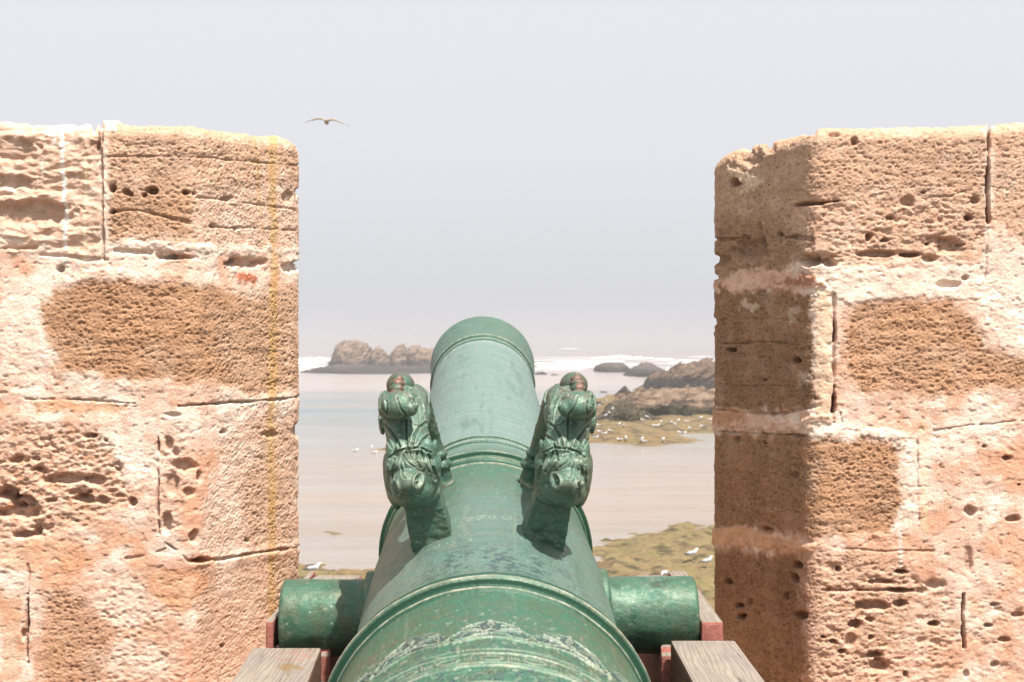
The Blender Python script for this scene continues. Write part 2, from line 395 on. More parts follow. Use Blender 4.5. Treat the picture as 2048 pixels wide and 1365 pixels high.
rock('low_rock', [(1187, 744), (1191, 731), (1204, 727), (1222, 725), (1238, 725), (1250, 730), (1262, 744)], 745, 26, M_DARKR, 'dark hazy rock nearest the muzzle, against the surf line', 66, .14)
rock('low_rock', [(1246, 752), (1258, 740), (1272, 733), (1285, 728), (1294, 726), (1306, 731), (1318, 738), (1332, 742), (1342, 752)], 754, 26, M_DARKR, 'dark humped rock just right of the surf line rock', 67, .14)
rock('low_rock', [(1066, 748), (1075, 744), (1086, 743), (1096, 748)], 750, 10, M_DARKR, 'tiny half awash rock beside the muzzle rim', 68, .12, 40, 24)
rock('low_rock', [(1100, 749), (1106, 747), (1114, 748), (1120, 750)], 751, 6, M_DARKR, 'tiniest awash rock, second from the muzzle', 69, .12, 40, 24)
rock('low_rock', [(1196, 785), (1203, 781), (1213, 782), (1220, 786)], 786, 3, M_DARKR, 'small awash rock in the blue water left of the pointed boulder', 70, .12, 40, 24)
GROUNDS.append(rock('boulder', [(1284, 776), (1290, 764), (1304, 757), (1322, 752), (1336, 749), (1344, 739), (1358, 734), (1380, 731), (1404, 728), (1430, 726), (1470, 722), (1520, 728), (1560, 770)], 783, 24, M_BROWN, 'rough brown rock mass with dark undercut, upper right by the wall', 71, .30, 260, 120, 4, drop=.92))
GROUNDS.append(rock('boulder', [(1205, 826), (1216, 804), (1232, 791), (1262, 785), (1290, 780), (1325, 777), (1362, 779), (1388, 773), (1404, 774), (1440, 782), (1500, 788), (1560, 826)], 840, 20, M_TAN, 'large pale tan rounded boulder behind the gull reef', 72, .22, 260, 120, 4, drop=.90))
rock('boulder', [(1226, 794), (1236, 783), (1243, 774), (1248, 770), (1254, 777), (1262, 783), (1270, 792)], 800, 4, M_DARKR, 'small pointed dark boulder at the left end of the tan one', 73, .12, 60, 40)
GROUNDS.append(rock('boulder', [(1186, 846), (1196, 834), (1210, 820), (1226, 806), (1240, 801), (1256, 808), (1272, 822), (1296, 832), (1330, 848)], 852, 8, m_rock('weedy_boulder', (.16, .13, .08), (.11, .095, .05), (.045, .045, .02), 1.2, .5), 'dark weedy boulder in front of the tan one', 74, .2, 120, 60))

GROUNDS.append(rock('boulder', [(1068, 812), (1088, 800), (1112, 797), (1140, 801), (1165, 796), (1186, 800), (1204, 804), (1222, 814)], 818, 7, M_DARKR, 'low ragged dark ledge between the barrel and the tan boulder', 75, .3, 140, 50, drop=.8))
# surf: broken crests piled along the outer reefs (one mass, nobody could count it)
Vs = []; Fs = []; off = 0
rs = np.random.RandomState(8)
def crest(px0, px1, py, hgt, dep, seed):
    global off
    d = H*F/(py-682.5); n = 90; m = 14
    A, B = np.meshgrid(np.linspace(0, 1, n), np.linspace(-1, 1, m))
    X = ((px0+(px1-px0)*A)-1024)/F*d; Y = d+B*dep+fbm(A*5, B*0+seed, 3, seed)*dep*1.6
    env = np.sin(np.pi*A)**.35*(1-B*B)
    Z = .62*hgt*env*(.40+1.1*fbm(X/7, Y/4, 5, seed+3))+.25*fbm(X, Y, 3, seed+4)*env
    Z = np.where(env < .02, -.2, Z)
    Vs.append(np.stack([X, Y, SEA+Z-.1], -1).reshape(-1, 3)); Fs.append(grid_faces(m, n)+off); off += n*m
for i, a in enumerate([(560, 664, 721, 2.6, 14), (520, 650, 727, 2.3, 14), (500, 655, 734, 1.5, 12), (540, 668, 741, .8, 8), (740, 870, 738, 1.0, 5), (770, 900, 743, .7, 4), (640, 700, 746, .5, 4),
        (1060, 1215, 729, 1.9, 10), (1075, 1190, 734, 1.6, 8), (1000, 1190, 738, .9, 6), (1150, 1260, 724, 1.3, 10), (1235, 1300, 731, .9, 6), (1330, 1400, 727, .7, 8), (1350, 1410, 721, .5, 8),
        (1215, 1262, 714, 1.6, 9), (1255, 1310, 717, 1.3, 8), (1370, 1430, 714, .5, 10), (1180, 1240, 716, .9, 8), (1322, 1345, 741, 1.6, 3), (1312, 1340, 748, .6, 3), (1120, 1160, 698, 1.5, 20), (1310, 1350, 719, 1, 8), (850, 880, 729, 1, 8)]):
    crest(*a, seed=100+i)
tag(link('surf', mesh_np('surf', np.vstack(Vs), np.vstack(Fs)), M_FOAM), 'white breaking surf along the outer reefs', 'surf', kind='stuff')

# ------------------------------------------------------------------ merlons
def bez_corner(p, q, r_, rad, n=14):
    p, q, r_ = map(np.array, (p, q, r_)); a = q+(p-q)/np.linalg.norm(p-q)*rad; b = q+(r_-q)/np.linalg.norm(r_-q)*rad
    t = np.linspace(0, 1, n)[:, None]; return (1-t)**2*a+2*t*(1-t)*q+t*t*b
def perimeter(pts, rads, fine):
    """polyline in plan with rounded corners, resampled: fine step where fine(x,y) says so"""
    P = [np.array([pts[0]])]
    for i in range(1, len(pts)-1): P.append(bez_corner(pts[i-1], pts[i], pts[i+1], rads[i]))
    P.append(np.array([pts[-1]])); P = np.vstack(P)
    s = np.r_[0, np.cumsum(np.hypot(*np.diff(P, axis=0).T))]
    u = [0.]
    while u[-1] < s[-1]:
        x = np.interp(u[-1], s, P[:, 0]); y = np.interp(u[-1], s, P[:, 1]); u.append(u[-1]+fine(x, y))
    u = np.array(u[:-1]+[s[-1]])
    return u, np.interp(u, s, P[:, 0]), np.interp(u, s, P[:, 1])

LIN = lambda r, g, b: np.array([r, g, b])
TANC, BRN, ORG, PINK, PALE, CREAM, GREYT = LIN(.54, .345, .232), LIN(.46, .262, .148), LIN(.64, .335, .205), LIN(.70, .44, .325), LIN(.745, .54, .43), LIN(.84, .69, .58), LIN(.40, .30, .205)

def build_merlon(name, label, pts, rads, spine, side, feats, top_px, sign):
    step = .0021
    def fine(x, y):
        if y < 3.45 and abs(x) < 1.16: return step
        if y < 3.55 and abs(x) < 1.3: return .006
        return .03
    u, x, y = perimeter(pts, rads, fine)
    nu = len(u)
    zb = -.80
    px = 1024+F*x/y
    ytop = np.interp(px, [p[0] for p in top_px], [p[1] for p in top_px])
    yref = np.where(y > 3.6, 3.4, y)
    T = (682.5-ytop)/F*yref
    # fine bumps of the skyline
    T = T+.006*fbm(u*9, u*0, 4, 5)+.003*pn(u*60, u*0, 9)
    nv = 590; rho = .034
    nrm = np.stack([np.gradient(y, u), -np.gradient(x, u)], -1); nrm /= np.linalg.norm(nrm, axis=1)[:, None]
    nrm *= sign
    rows = []
    for t in np.linspace(0, 1, nv)[:-1]: rows.append(np.stack([x, y, zb+(T-rho-zb)*t], -1))
    for th in np.linspace(0, np.pi/2, 26):
        ins = rho*1.3*(1-math.cos(th)); rows.append(np.stack([x-nrm[:, 0]*ins, y-nrm[:, 1]*ins, T-rho+rho*math.sin(th)], -1))
    last = rows[-1]; sx = np.clip(last[:, 0], *sorted(spine[0])); sy = np.full(nu, spine[1])
    for t in (np.linspace(0, 1, 90)**1.0)[1:]:
        rows.append(np.stack([last[:, 0]*(1-t)+sx*t, last[:, 1]*(1-t)+sy*t, last[:, 2]-.09*t**1.3], -1))
    G = np.array(rows); nr = len(rows)          # nr x nu x 3, z relative to the eye
    dV = np.gradient(G, axis=0); dU = np.gradient(G, axis=1)
    N = np.cross(dU, dV); L = np.linalg.norm(N, axis=2, keepdims=True); N = N/np.maximum(L, 1e-12)*(1 if sign > 0 else -1)
    N[nr-2:] = (0, 0, 1)
    seg = np.linalg.norm(np.diff(G, axis=0), axis=2); v = np.vstack([np.zeros(nu), np.cumsum(seg, 0)])+zb
    U = np.broadcast_to(u, (nr, nu)); 
    PX = 1024+F*G[..., 0]/G[..., 1]; PY = 682.5-F*G[..., 2]/G[..., 1]
    vis = (G[..., 1] < 3.5)
    PXq = np.where(vis, PX, 1024+sign*0+side*9999); 
    D, C = feats(PX, PY, U, v, vis)
    P = G+N*D[..., None]
    cx, cy = (spine[0][0]+spine[0][1])/2, spine[1]
    V = P.reshape(-1, 3)-np.array([cx, cy, 0])
    o = link(name, mesh_np(name, V, grid_faces(nr, nu, flip=(sign < 0))), M_WALL, loc=(cx, cy, ZC))
    attr_col(o.data, 'stone', np.clip(C.reshape(-1, 3), 0, 1))
    return tag(o, label, 'merlon')

def stone_surface(PX, PY, U, v, vis, stones, joints, holes, streaks, patches, sd0):
    """relief (m) and colour of a weathered ashlar face"""
    memo = {}
    def q(s, o=4, k=0, sy=1.):
        if (s, o, k, sy) not in memo: memo[(s, o, k, sy)] = fbm(U*s, v*s*sy, o, sd0+k)
        return memo[(s, o, k, sy)]
    wx = 9*q(14, 4, 1)+4*q(60, 3, 2); wy = 9*q(14, 4, 3)+4*q(60, 3, 4)
    X = PX+wx; Y = PY+wy
    # lime render over everything
    lump = q(22, 5, 6, 1.5); fine = q(95, 4, 7, 1.4); grain = q(230, 3, 8)
    wn = .45+.75*sst(-.3, .35, q(8, 3, 81)); D = .0034*lump*wn+.0013*fine*wn+.0008*grain+.0038*q(5.5, 3, 66)
    chip = sst(.25, .55, q(48, 3, 12, 1.6)); D = D-.0022*chip
    t = q(7, 4, 9); t2 = q(26, 4, 10, 1.6)
    C = PALE+(CREAM-PALE)*sst(-.35, .35, t+t2*.7)[..., None]
    f = sst(-.1, .45, -t+.6*t2)[..., None]*.8; C = C*(1-f)+PINK*f
    f = sst(.12, .6, q(10, 4, 11)+.25*t2+.30*sst(750, 1150, PY))[..., None]*.75; C = C*(1-f)+ORG*f
    C = C*(1-.22*chip[..., None])
    C = np.where(vis[..., None], C, TANC*(1+.18*t2)[..., None])
    f1, cid = worley(U*175, v*205, sd0+3); f2, cid2 = worley(U*62, v*95, sd0+4)
    wl = q(30, 5, 20, 2.0); pt = q(120, 3, 21, 1.5)
    for (poly, kind, soft, op) in stones:
        s = poly_sd(X, Y, poly)+(q(30, 5, 25)*14 if soft > 4 else 0)+q(150, 2, 26)*2
        m = sst(-soft*1.5, soft*1.5, s)*op*(.86+.14*sst(-.5, .1, q(12, 4, 27))); m = np.where(vis | (kind == 'all'), m, 0)
        if kind in ('brown', 'tan', 'grey', 'dark'):
            den = sst(-.5, .4, q(13, 4, 28, 1.8)); strat = q(9, 5, 29, 6.)
            pit = sst(.50, .15, f1)*(cid > .75-.6*den)*(.5+.5*cid)+.5*sst(-.15, -.5, pt); pit2 = sst(.2+.25*cid2, .1, f2)*(cid2 > .88-.4*den)
            d = .0016-.0028*pit-.0042*pit2+.0024*wl+.0020*grain+.0022*strat+.0025*q(7, 3, 67)
            base = {'brown': BRN*.94+TANC*.06, 'tan': TANC, 'grey': GREYT*.6+TANC*.4, 'dark': BRN*.70}[kind]  # 'dark' carries the shade of the right cheek in its colour
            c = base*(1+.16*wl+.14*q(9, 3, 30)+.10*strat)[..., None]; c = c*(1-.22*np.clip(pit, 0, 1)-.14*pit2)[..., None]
            if kind == 'tan':
                g = sst(.1, .6, q(12, 4, 31))[..., None]*.5; c = c*(1-g)+PALE*.9*g
        elif kind == 'pale':
            d = .001-.003*sst(.5, .15, f1)*(cid > .5)+.003*wl+.0014*grain
            c = (TANC*.35+PALE*.65)*(1+.16*wl)[..., None]; g = sst(.0, .5, q(11, 4, 32, 2))[..., None]*.7; c = c*(1-g)+CREAM*g
        elif kind == 'rough':
            r = q(17, 5, 40, 1.9)+.35*q(55, 4, 43, 1.3); cav = sst(.16, .60, r); ridg = 1-np.abs(q(26, 5, 41, 1.6))*1.6
            pit = sst(.5, .15, f2)*(cid2 > .35); pit1 = sst(.46, .15, f1)*(cid > .4)
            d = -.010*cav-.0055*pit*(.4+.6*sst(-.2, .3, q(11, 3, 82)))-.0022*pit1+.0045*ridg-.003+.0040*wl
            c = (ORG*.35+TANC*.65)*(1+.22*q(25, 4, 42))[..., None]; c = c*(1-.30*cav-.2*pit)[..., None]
            g = sst(.35, .8, ridg)[..., None]*.5; c = c*(1-g)+PALE*g
        else:   # 'smooth' wind-eroded scallops
            a = q(8.5, 3, 50, 2.0); b = q(20, 4, 51, 2.4)
            d = .009*(1-np.abs(a)*2.2)+.0045*(1-np.abs(b)*2)-.005+.0015*fine
            c = (TANC*.5+PALE*.5)*(1+.12*b)[..., None]; g = sst(.1, .6, q(14, 4, 52, 1.5))[..., None]*.7; c = c*(1-g)+CREAM*.95*g
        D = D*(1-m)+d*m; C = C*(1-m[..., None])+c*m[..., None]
        # lip of mortar standing proud around each stone
        rim = np.exp(-((s+soft*1.3)/(soft*1.2+3))**2)*op*vis; D = D+.0022*rim
    for (pl, w, dep, dark) in joints:
        dd = seg_dist(PX+wx*.25, PY+wy*.25, pl)-(q(60, 3, 60)*1.6)-w*.9*q(16, 3, 65)
        m = sst(w*1.15, w*.3, dd)*vis*(sst(-.55, -.15, q(23, 3, 69)) if w < 3.3 else 1.); D = D-dep*m*(.75+.35*q(40, 2, 61)); C = C*(1-(1-dark)*m[..., None])
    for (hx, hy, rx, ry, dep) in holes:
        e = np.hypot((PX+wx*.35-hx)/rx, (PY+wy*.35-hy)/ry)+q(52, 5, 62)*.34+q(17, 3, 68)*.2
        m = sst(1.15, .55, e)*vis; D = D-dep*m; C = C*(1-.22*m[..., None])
    for (pl, w, col, op) in streaks:
        dd = seg_dist(PX+wx*.25, PY, pl)
        m = (sst(w, w*.35, dd+q(60, 3, 70)*w*.3)*op*(.55+.45*sst(-.4, .2, q(20, 4, 63, .6)))*vis)[..., None]; C = C*(1-m)+np.array(col)*m
    for (poly, col, op, dd_) in patches:
        s = poly_sd(X, Y, poly)+q(55, 4, 64)*8; m = (sst(-3, 4, s)*op*vis); D = D+dd_*m
        m = m[..., None]; C = C*(1-m)+np.array(col)*(1+.25*t2)[..., None]*m
    smooth = sst(.0, .5, q(6, 3, 80))            # worn smooth here, crumbling there
    D = D*(.86-.22*smooth)
    return D, C

def feats_left(PX, PY, U, v, vis):
    stones = [
      ([(-300, 200), (203, 200), (204, 512), (120, 505), (-300, 500)], 'smooth', 5, 1),
      ([(212, 200), (620, 200), (620, 505), (500, 498), (380, 486), (222, 482)], 'tan', 5, .9), ([(225, 385), (385, 390), (390, 470), (230, 470)], 'brown', 10, .6),
      ([(390, 385), (600, 370), (600, 500), (392, 486)], 'pale', 14, .75),
      ([(112, 580), (160, 563), (300, 566), (420, 570), (470, 590), (592, 600), (600, 775), (520, 788), (385, 762), (300, 765), (130, 738), (98, 690), (80, 625)], 'brown', 9, .96),
      ([(470, 580), (600, 560), (600, 790), (470, 785), (430, 690)], 'tan', 16, .55),
      ([(530, 600), (600, 570), (600, 790), (545, 785)], 'tan', 8, .6),
      ([(-300, 850), (60, 845), (190, 862), (240, 930), (262, 1005), (180, 1040), (70, 1075), (-300, 1085)], 'rough', 9, .95),
      ([(325, 850), (372, 842), (400, 905), (398, 960), (372, 1000), (370, 1060), (325, 1062)], 'rough', 7, .45),
      ([(430, 845), (600, 815), (600, 1090), (470, 1100), (395, 1108), (420, 1010), (440, 930)], 'pale', 12, .85),
      ([(505, 850), (600, 830), (600, 1092), (500, 1095), (478, 980)], 'tan', 14, .7),
      ([(92, 1195), (200, 1170), (330, 1150), (372, 1145), (376, 1400), (80, 1400)], 'rough', 12, .42),
      ([(84, 1192), (160, 1185), (190, 1230), (230, 1260), (190, 1400), (80, 1400)], 'brown', 12, .7),
      ([(392, 1150), (470, 1135), (600, 1105), (600, 1400), (388, 1400)], 'pale', 9, .7), ([(392, 1150), (600, 1105), (600, 1400), (388, 1400)], 'tan', 9, .5),
      ([(545, 1130), (600, 1110), (600, 1400), (540, 1400)], 'grey', 10, .5)]
    joints = [([(205, 235), (204, 300), (206, 420), (207, 520)], 4, .016, .75), ([(190, 262), (196, 292)], 9, .03, .8),
      ([(216, 314), (330, 313), (420, 316), (520, 326), (600, 332)], 2.2, .007, .8),
      ([(228, 424), (270, 421), (320, 432), (380, 446)], 4, .010, .85),
      ([(392, 396), (450, 400), (590, 420)], 2.6, .007, .9), ([(430, 455), (520, 458), (590, 462)], 2.6, .006, .9),
      ([(10, 497), (70, 497)], 5, .012, .9), ([(80, 511), (140, 512), (170, 518), (215, 520)], 4, .010, .85), ([(230, 500), (300, 506)], 5, .012, .95),
      ([(358, 812), (430, 808), (500, 803), (560, 799), (602, 794)], 3.4, .016, .7), ([(50, 799), (150, 799), (270, 808)], 2.2, .008, .7),
      ([(316, 875), (317, 960), (315, 1000), (318, 1068)], 3.2, .018, .7),
      ([(250, 1118), (300, 1112), (330, 1098)], 3, .008, .85), ([(330, 1085), (380, 1125), (420, 1122), (500, 1108), (600, 1094)], 3.2, .012, .8),
      ([(55, 1188), (56, 1240), (54, 1300), (56, 1325)], 3.2, .028, .5), ([(57, 1130), (57, 1190)], 3, .008, .85)]
    for k in range(5): joints.append(([(420+k*13, 1000-k*25), (440+k*13, 975-k*25)], 2.0, .0022, .95))
    holes = [(226, 377, 8, 10, .022), (254, 384, 8, 7, .02), (262, 388, 6, 5, .02), (304, 383, 15, 8, .032), (290, 390, 6, 5, .02), (372, 386, 9, 6, .026), (388, 388, 5, 5, .02), (226, 424, 7, 6, .02),
      (355, 514, 34, 6, .024), (330, 512, 20, 9, .012), (492, 526, 42, 11, .020), (470, 520, 12, 9, .02), (425, 453, 7, 6, .014), (455, 396, 12, 5, .014), (121, 537, 9, 7, .022), (575, 395, 12, 14, .01), (470, 458, 4, 4, .012),
      (20, 300, 60, 26, .014), (20, 365, 55, 16, .010), (60, 425, 100, 26, .018), (190, 300, 14, 20, .012), (135, 545, 20, 6, .0),
      (582, 534, 16, 12, .02), (598, 525, 10, 4, .015), (597, 385, 8, 10, .01),
      (14, 988, 22, 16, .038), (45, 1004, 32, 14, .042), (30, 1024, 52, 13, .036), (128, 958, 52, 11, .020), (190, 960, 26, 12, .020), (165, 1000, 22, 10, .028), (100, 1001, 14, 6, .016), (205, 1002, 14, 8, .018),
      (52, 1070, 26, 8, .030), (75, 1063, 10, 7, .024), (265, 1005, 9, 9, .030), (180, 872, 15, 6, .018), (30, 920, 12, 7, .018), (70, 918, 9, 5, .014), (212, 882, 4, 4, .014),
      (366, 930, 30, 13, .020), (345, 965, 14, 24, .012), (376, 985, 12, 9, .012), (333, 1046, 11, 24, .016), (352, 905, 8, 10, .010), (398, 952, 5, 12, .018), (336, 886, 9, 15, .012), (344, 829, 18, 5, .009), (388, 1075, 10, 14, .014),
      (402, 1120, 22, 7, .036), (446, 865, 7, 6, .014), (494, 1080, 5, 5, .014), (444, 1293, 6, 5, .018), (540, 870, 20, 8, .010), (596, 860, 12, 16, .010), (600, 1010, 8, 22, .008), (48, 1270, 6, 14, .014)]
    streaks = [([(546, 270), (545, 400), (549, 520), (545, 600), (546, 700), (542, 830), (545, 960), (543, 1100), (546, 1330)], 12, (.52, .31, .095), .62),
      ([(510, 275), (513, 340), (518, 400), (524, 460)], 4, (.52, .31, .08), .5), ([(124, 255), (127, 340), (132, 430), (131, 496)], 5.5, (.90, .88, .84), .95),
      ([(108, 262), (112, 290)], 5, (.88, .84, .78), .7), ([(172, 318), (171, 420), (168, 552)], 4, (.84, .74, .46), .7), ([(153, 330), (156, 500)], 3, (.85, .75, .6), .35), ([(85, 320), (86, 350)], 3, (.88, .84, .78), .5)]
    patches = [([(468, 552), (500, 546), (516, 556), (508, 568), (478, 562)], (.50, .13, .05), .85, .001),
      ([(0, 552), (80, 560), (85, 640), (95, 730), (0, 760)], tuple(CREAM), .5, .002), ([(100, 245), (180, 250), (215, 240), (215, 262), (150, 268), (90, 275)], tuple(CREAM), .7, .002),
      ([(60, 800), (260, 808), (240, 828), (70, 822)], (.62, .31, .14), .6, 0), ([(215, 482), (400, 488), (600, 498), (600, 506), (400, 502), (216, 500)], tuple(CREAM), .6, .003),
      ([(205, 240), (225, 235), (240, 246), (230, 262), (205, 262)], tuple(CREAM), .8, .003), ([(300, 1140), (372, 1130), (420, 1160), (372, 1230), (300, 1190)], (.60, .29, .13), .55, 0),
      ([(0, 1085), (120, 1075), (200, 1120), (90, 1150), (0, 1130)], (.63, .33, .17), .5, 0), ([(0, 1200), (40, 1190), (45, 1365), (0, 1365)], (.60, .31, .15), .45, 0),
      ([(300, 1110), (420, 1120), (380, 1145), (290, 1135)], (.66, .38, .27), .6, .003)]
    return stone_surface(PX, PY, U, v, vis, stones, joints, holes, streaks, patches, 200)

def feats_right(PX, PY, U, v, vis):
    stones = [
      ([(1400, 200), (1972, 200), (1972, 478), (1930, 520), (1740, 520), (1600, 525), (1560, 545), (1430, 555)], 'tan', 6, .9),
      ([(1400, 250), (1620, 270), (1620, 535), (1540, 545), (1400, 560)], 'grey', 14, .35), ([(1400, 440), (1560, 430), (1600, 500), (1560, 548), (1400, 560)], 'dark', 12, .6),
      ([(1560, 400), (1700, 385), (1900, 400), (1968, 450), (1950, 500), (1760, 515), (1640, 520), (1600, 480)], 'rough', 16, .55),
      ([(1984, 200), (2400, 200), (2400, 520), (2060, 500), (2020, 470), (1984, 440)], 'tan', 6, .8),
      ([(1400, 590), (1480, 578), (1600, 588), (1622, 600), (1628, 815), (1540, 825), (1400, 815)], 'dark', 5, .95),  # cheek stones coloured darker to deepen the cheek's shade
      ([(1700, 612), (1760, 606), (1900, 600), (1950, 640), (1968, 690), (2060, 720), (2060, 775), (1850, 792), (1720, 785), (1690, 720), (1688, 650)], 'brown', 10, .92),
      ([(2060, 700), (2400, 700), (2400, 790), (2060, 790)], 'brown', 8, .6),
      ([(1400, 866), (1600, 866), (1625, 878), (1760, 880), (1800, 890), (1802, 1010), (1780, 1060), (1640, 1080), (1560, 1060), (1400, 1055)], 'brown', 7, .96),
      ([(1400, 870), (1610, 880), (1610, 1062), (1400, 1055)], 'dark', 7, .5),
      ([(1400, 1098), (1480, 1105), (1600, 1115), (1700, 1105), (1800, 1120), (1850, 1180), (1790, 1280), (1720, 1400), (1400, 1400)], 'tan', 10, .85),
      ([(1640, 1120), (1780, 1130), (1880, 1160), (1920, 1260), (1900, 1400), (1640, 1400)], 'rough', 14, .6),
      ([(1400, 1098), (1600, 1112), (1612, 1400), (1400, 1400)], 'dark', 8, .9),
      ([(1940, 1190), (2300, 1180), (2300, 1400), (1940, 1400)], 'rough', 14, .35)]
    joints = [([(1978, 235), (1977, 300), (1975, 350), (1975, 446)], 4.2, .045, .35), ([(1974, 446), (1972, 560)], 3, .007, .8),
      ([(1592, 410), (1620, 408), (1650, 405), (1678, 402)], 4.2, .030, .55), ([(1860, 395), (1900, 392), (1935, 380)], 2.5, .006, .9),
      ([(1560, 474), (1600, 476), (1625, 480)], 4, .014, .8), ([(1520, 450), (1522, 490)], 8, .018, .85), ([(1430, 480), (1500, 476)], 4, .012, .85),
      ([(1668, 590), (1668, 640), (1669, 700), (1667, 780), (1668, 845)], 4, .014, .8), ([(1669, 646), (1669, 682)], 4.5, .045, .35), ([(1668, 772), (1667, 822)], 5.0, .045, .35), ([(1681, 826), (1686, 846)], 2.5, .014, .7),
      ([(1420, 818), (1500, 828), (1560, 828), (1640, 812)], 4, .009, .8), ([(1440, 864), (1540, 868), (1612, 872)], 3, .010, .75),
      ([(1680, 1095), (1760, 1102), (1868, 1102)], 2, .005, .72), ([(1870, 862), (1930, 852), (2048, 842)], 2, .005, .75), ([(1834, 880), (1836, 960), (1838, 1040)], 2.2, .005, .75),
      ([(1926, 1188), (1925, 1230), (1928, 1295)], 3.4, .036, .4), ([(1935, 1100), (1936, 1140)], 7, .010, .8), ([(1645, 1180), (1760, 1182), (1826, 1180)], 3, .010, .75),
      ([(1440, 690), (1520, 684), (1600, 690)], 2.5, .005, .85), ([(1440, 640), (1540, 636), (1620, 646)], 2, .004, .9), ([(1440, 770), (1560, 774), (1620, 776)], 2, .004, .9), ([(1430, 640), (1438, 662)], 5, .012, .8)]
    holes = [(1470, 366, 14, 9, .045), (1498, 312, 30, 22, .022), (1540, 296, 12, 16, .02), (1620, 266, 14, 7, .02), (1670, 268, 14, 5, .018), (1709, 281, 6, 9, .025),
      (1625, 524, 24, 11, .045), (1660, 526, 16, 10, .04), (1640, 514, 40, 8, .02), (1760, 507, 45, 8, .022), (1820, 510, 20, 5, .036), (1900, 492, 30, 18, .020), (1860, 520, 18, 9, .014), (1738, 474, 8, 9, .028), (1770, 481, 12, 4, .02),
      (1780, 436, 8, 5, .018), (1936, 436, 8, 6, .032), (1950, 400, 10, 9, .016), (1815, 404, 16, 12, .012), (1848, 386, 7, 4, .014), (1560, 468, 6, 5, .02), (1855, 488, 6, 4, .02), (1925, 490, 7, 5, .016), (1870, 480, 20, 10, .012),
      (1462, 700, 12, 5, .034), (1593, 721, 9, 6, .026), (1530, 762, 5, 3, .014), (1432, 555, 6, 6, .018), (1895, 570, 26, 8, .014), (1930, 556, 6, 5, .016), (1500, 500, 40, 22, .016), (1440, 520, 24, 14, .014),
      (1530, 886, 4, 4, .014), (1472, 880, 9, 9, .014), (1590, 950, 10, 8, .010), (2014, 915, 10, 5, .024), (1968, 893, 5, 4, .018), (1940, 1022, 12, 11, .020), (2026, 1038, 14, 7, .024), (2038, 970, 3, 3, .014),
      (1535, 1062, 14, 8, .020), (1596, 1132, 11, 10, .026), (1590, 1158, 9, 10, .024), (1676, 1139, 5, 5, .024), (1455, 1163, 10, 8, .020), (1482, 1232, 10, 7, .036), (1476, 1210, 9, 6, .022), (1498, 1203, 5, 8, .014), (1572, 1195, 6, 10, .016), (1600, 1230, 16, 10, .02),
      (1804, 1144, 13, 4.5, .034), (1762, 1165, 28, 5, .018), (1800, 1182, 30, 5, .030), (1745, 1212, 38, 10, .036), (1800, 1208, 16, 8, .028), (1710, 1248, 14, 8, .034), (1645, 1275, 5, 4, .022), (1666, 1283, 8, 5, .022), (1741, 1276, 7, 7, .018), (1684, 1302, 9, 5, .022), (1700, 1280, 12, 14, .012),
      (1868, 1250, 14, 6, .034), (1870, 1170, 20, 12, .016), (1845, 1182, 14, 7, .012), (1760, 1332, 22, 14, .026), (1750, 1312, 14, 8, .022), (1812, 1348, 5, 6, .02), (1932, 1348, 7, 9, .012), (1740, 1240, 10, 5, .02),
      (1975, 1250, 10, 5, .018), (2010, 1280, 14, 6, .02), (1990, 1330, 10, 6, .018), (2035, 1230, 12, 6, .018), (1990, 1210, 9, 4, .014)]
    streaks = [([(1846, 850), (1848, 950), (1850, 1060)], 9, (.80, .58, .36), .5), ([(1800, 1010), (1802, 1130)], 6, (.86, .78, .70), .6)]
    patches = [([(1455, 560), (1490, 540), (1520, 535), (1560, 545), (1600, 555), (1630, 548), (1650, 572), (1560, 578), (1450, 582), (1432, 572)], (.70, .45, .33), .85, .007),
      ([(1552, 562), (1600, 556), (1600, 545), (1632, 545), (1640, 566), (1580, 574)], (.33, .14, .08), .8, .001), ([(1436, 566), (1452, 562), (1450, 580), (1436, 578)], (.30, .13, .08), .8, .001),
      ([(1655, 545), (1720, 532), (1800, 540), (1960, 535), (1960, 600), (1860, 592), (1700, 606), (1650, 590)], tuple(CREAM), .7, .004),
      ([(1968, 450), (2000, 480), (2060, 520), (2060, 700), (2000, 690), (1960, 620)], tuple(CREAM), .6, .003),
      ([(1455, 335), (1490, 345), (1512, 352), (1528, 366), (1500, 385), (1486, 388), (1496, 368), (1462, 352)], (.74, .58, .42), .8, .005),
      ([(1480, 600), (1490, 598), (1498, 608), (1514, 612), (1506, 626), (1492, 618), (1478, 616)], (.70, .56, .44), .75, .001), ([(1576, 612), (1596, 608), (1606, 622), (1590, 630), (1596, 646), (1576, 644)], (.66, .52, .40), .6, .001),
      ([(1598, 744), (1620, 740), (1622, 770), (1600, 778)], (.66, .52, .40), .5, .001),
      ([(1425, 822), (1480, 820), (1510, 838), (1600, 840), (1660, 830), (1680, 846), (1600, 860), (1500, 858), (1430, 856)], (.72, .48, .35), .85, .007),
      ([(1425, 818), (1484, 820), (1492, 846), (1440, 852)], (.50, .23, .12), .7, .001),
      ([(1425, 1056), (1480, 1052), (1560, 1070), (1590, 1084), (1640, 1088), (1620, 1108), (1580, 1098), (1520, 1092), (1425, 1088)], (.72, .42, .26), .85, .007),
      ([(1490, 860), (1550, 860), (1552, 866), (1490, 866)], (.75, .62, .5), .6, .001), ([(1538, 1098), (1554, 1098), (1556, 1110), (1540, 1110)], (.75, .62, .5), .8, .003),
      ([(1720, 862), (1790, 862), (1808, 890), (1796, 900), (1780, 882), (1724, 878)], tuple(CREAM), .8, .004), ([(1804, 890), (1836, 880), (1836, 1060), (1790, 1060), (1806, 1000)], tuple(CREAM), .4, .002),
      ([(1630, 575), (1660, 580), (1662, 840), (1632, 840)], (.74, .54, .38), .8, .003)]
    return stone_surface(PX, PY, U, v, vis, stones, joints, holes, streaks, patches, 500)

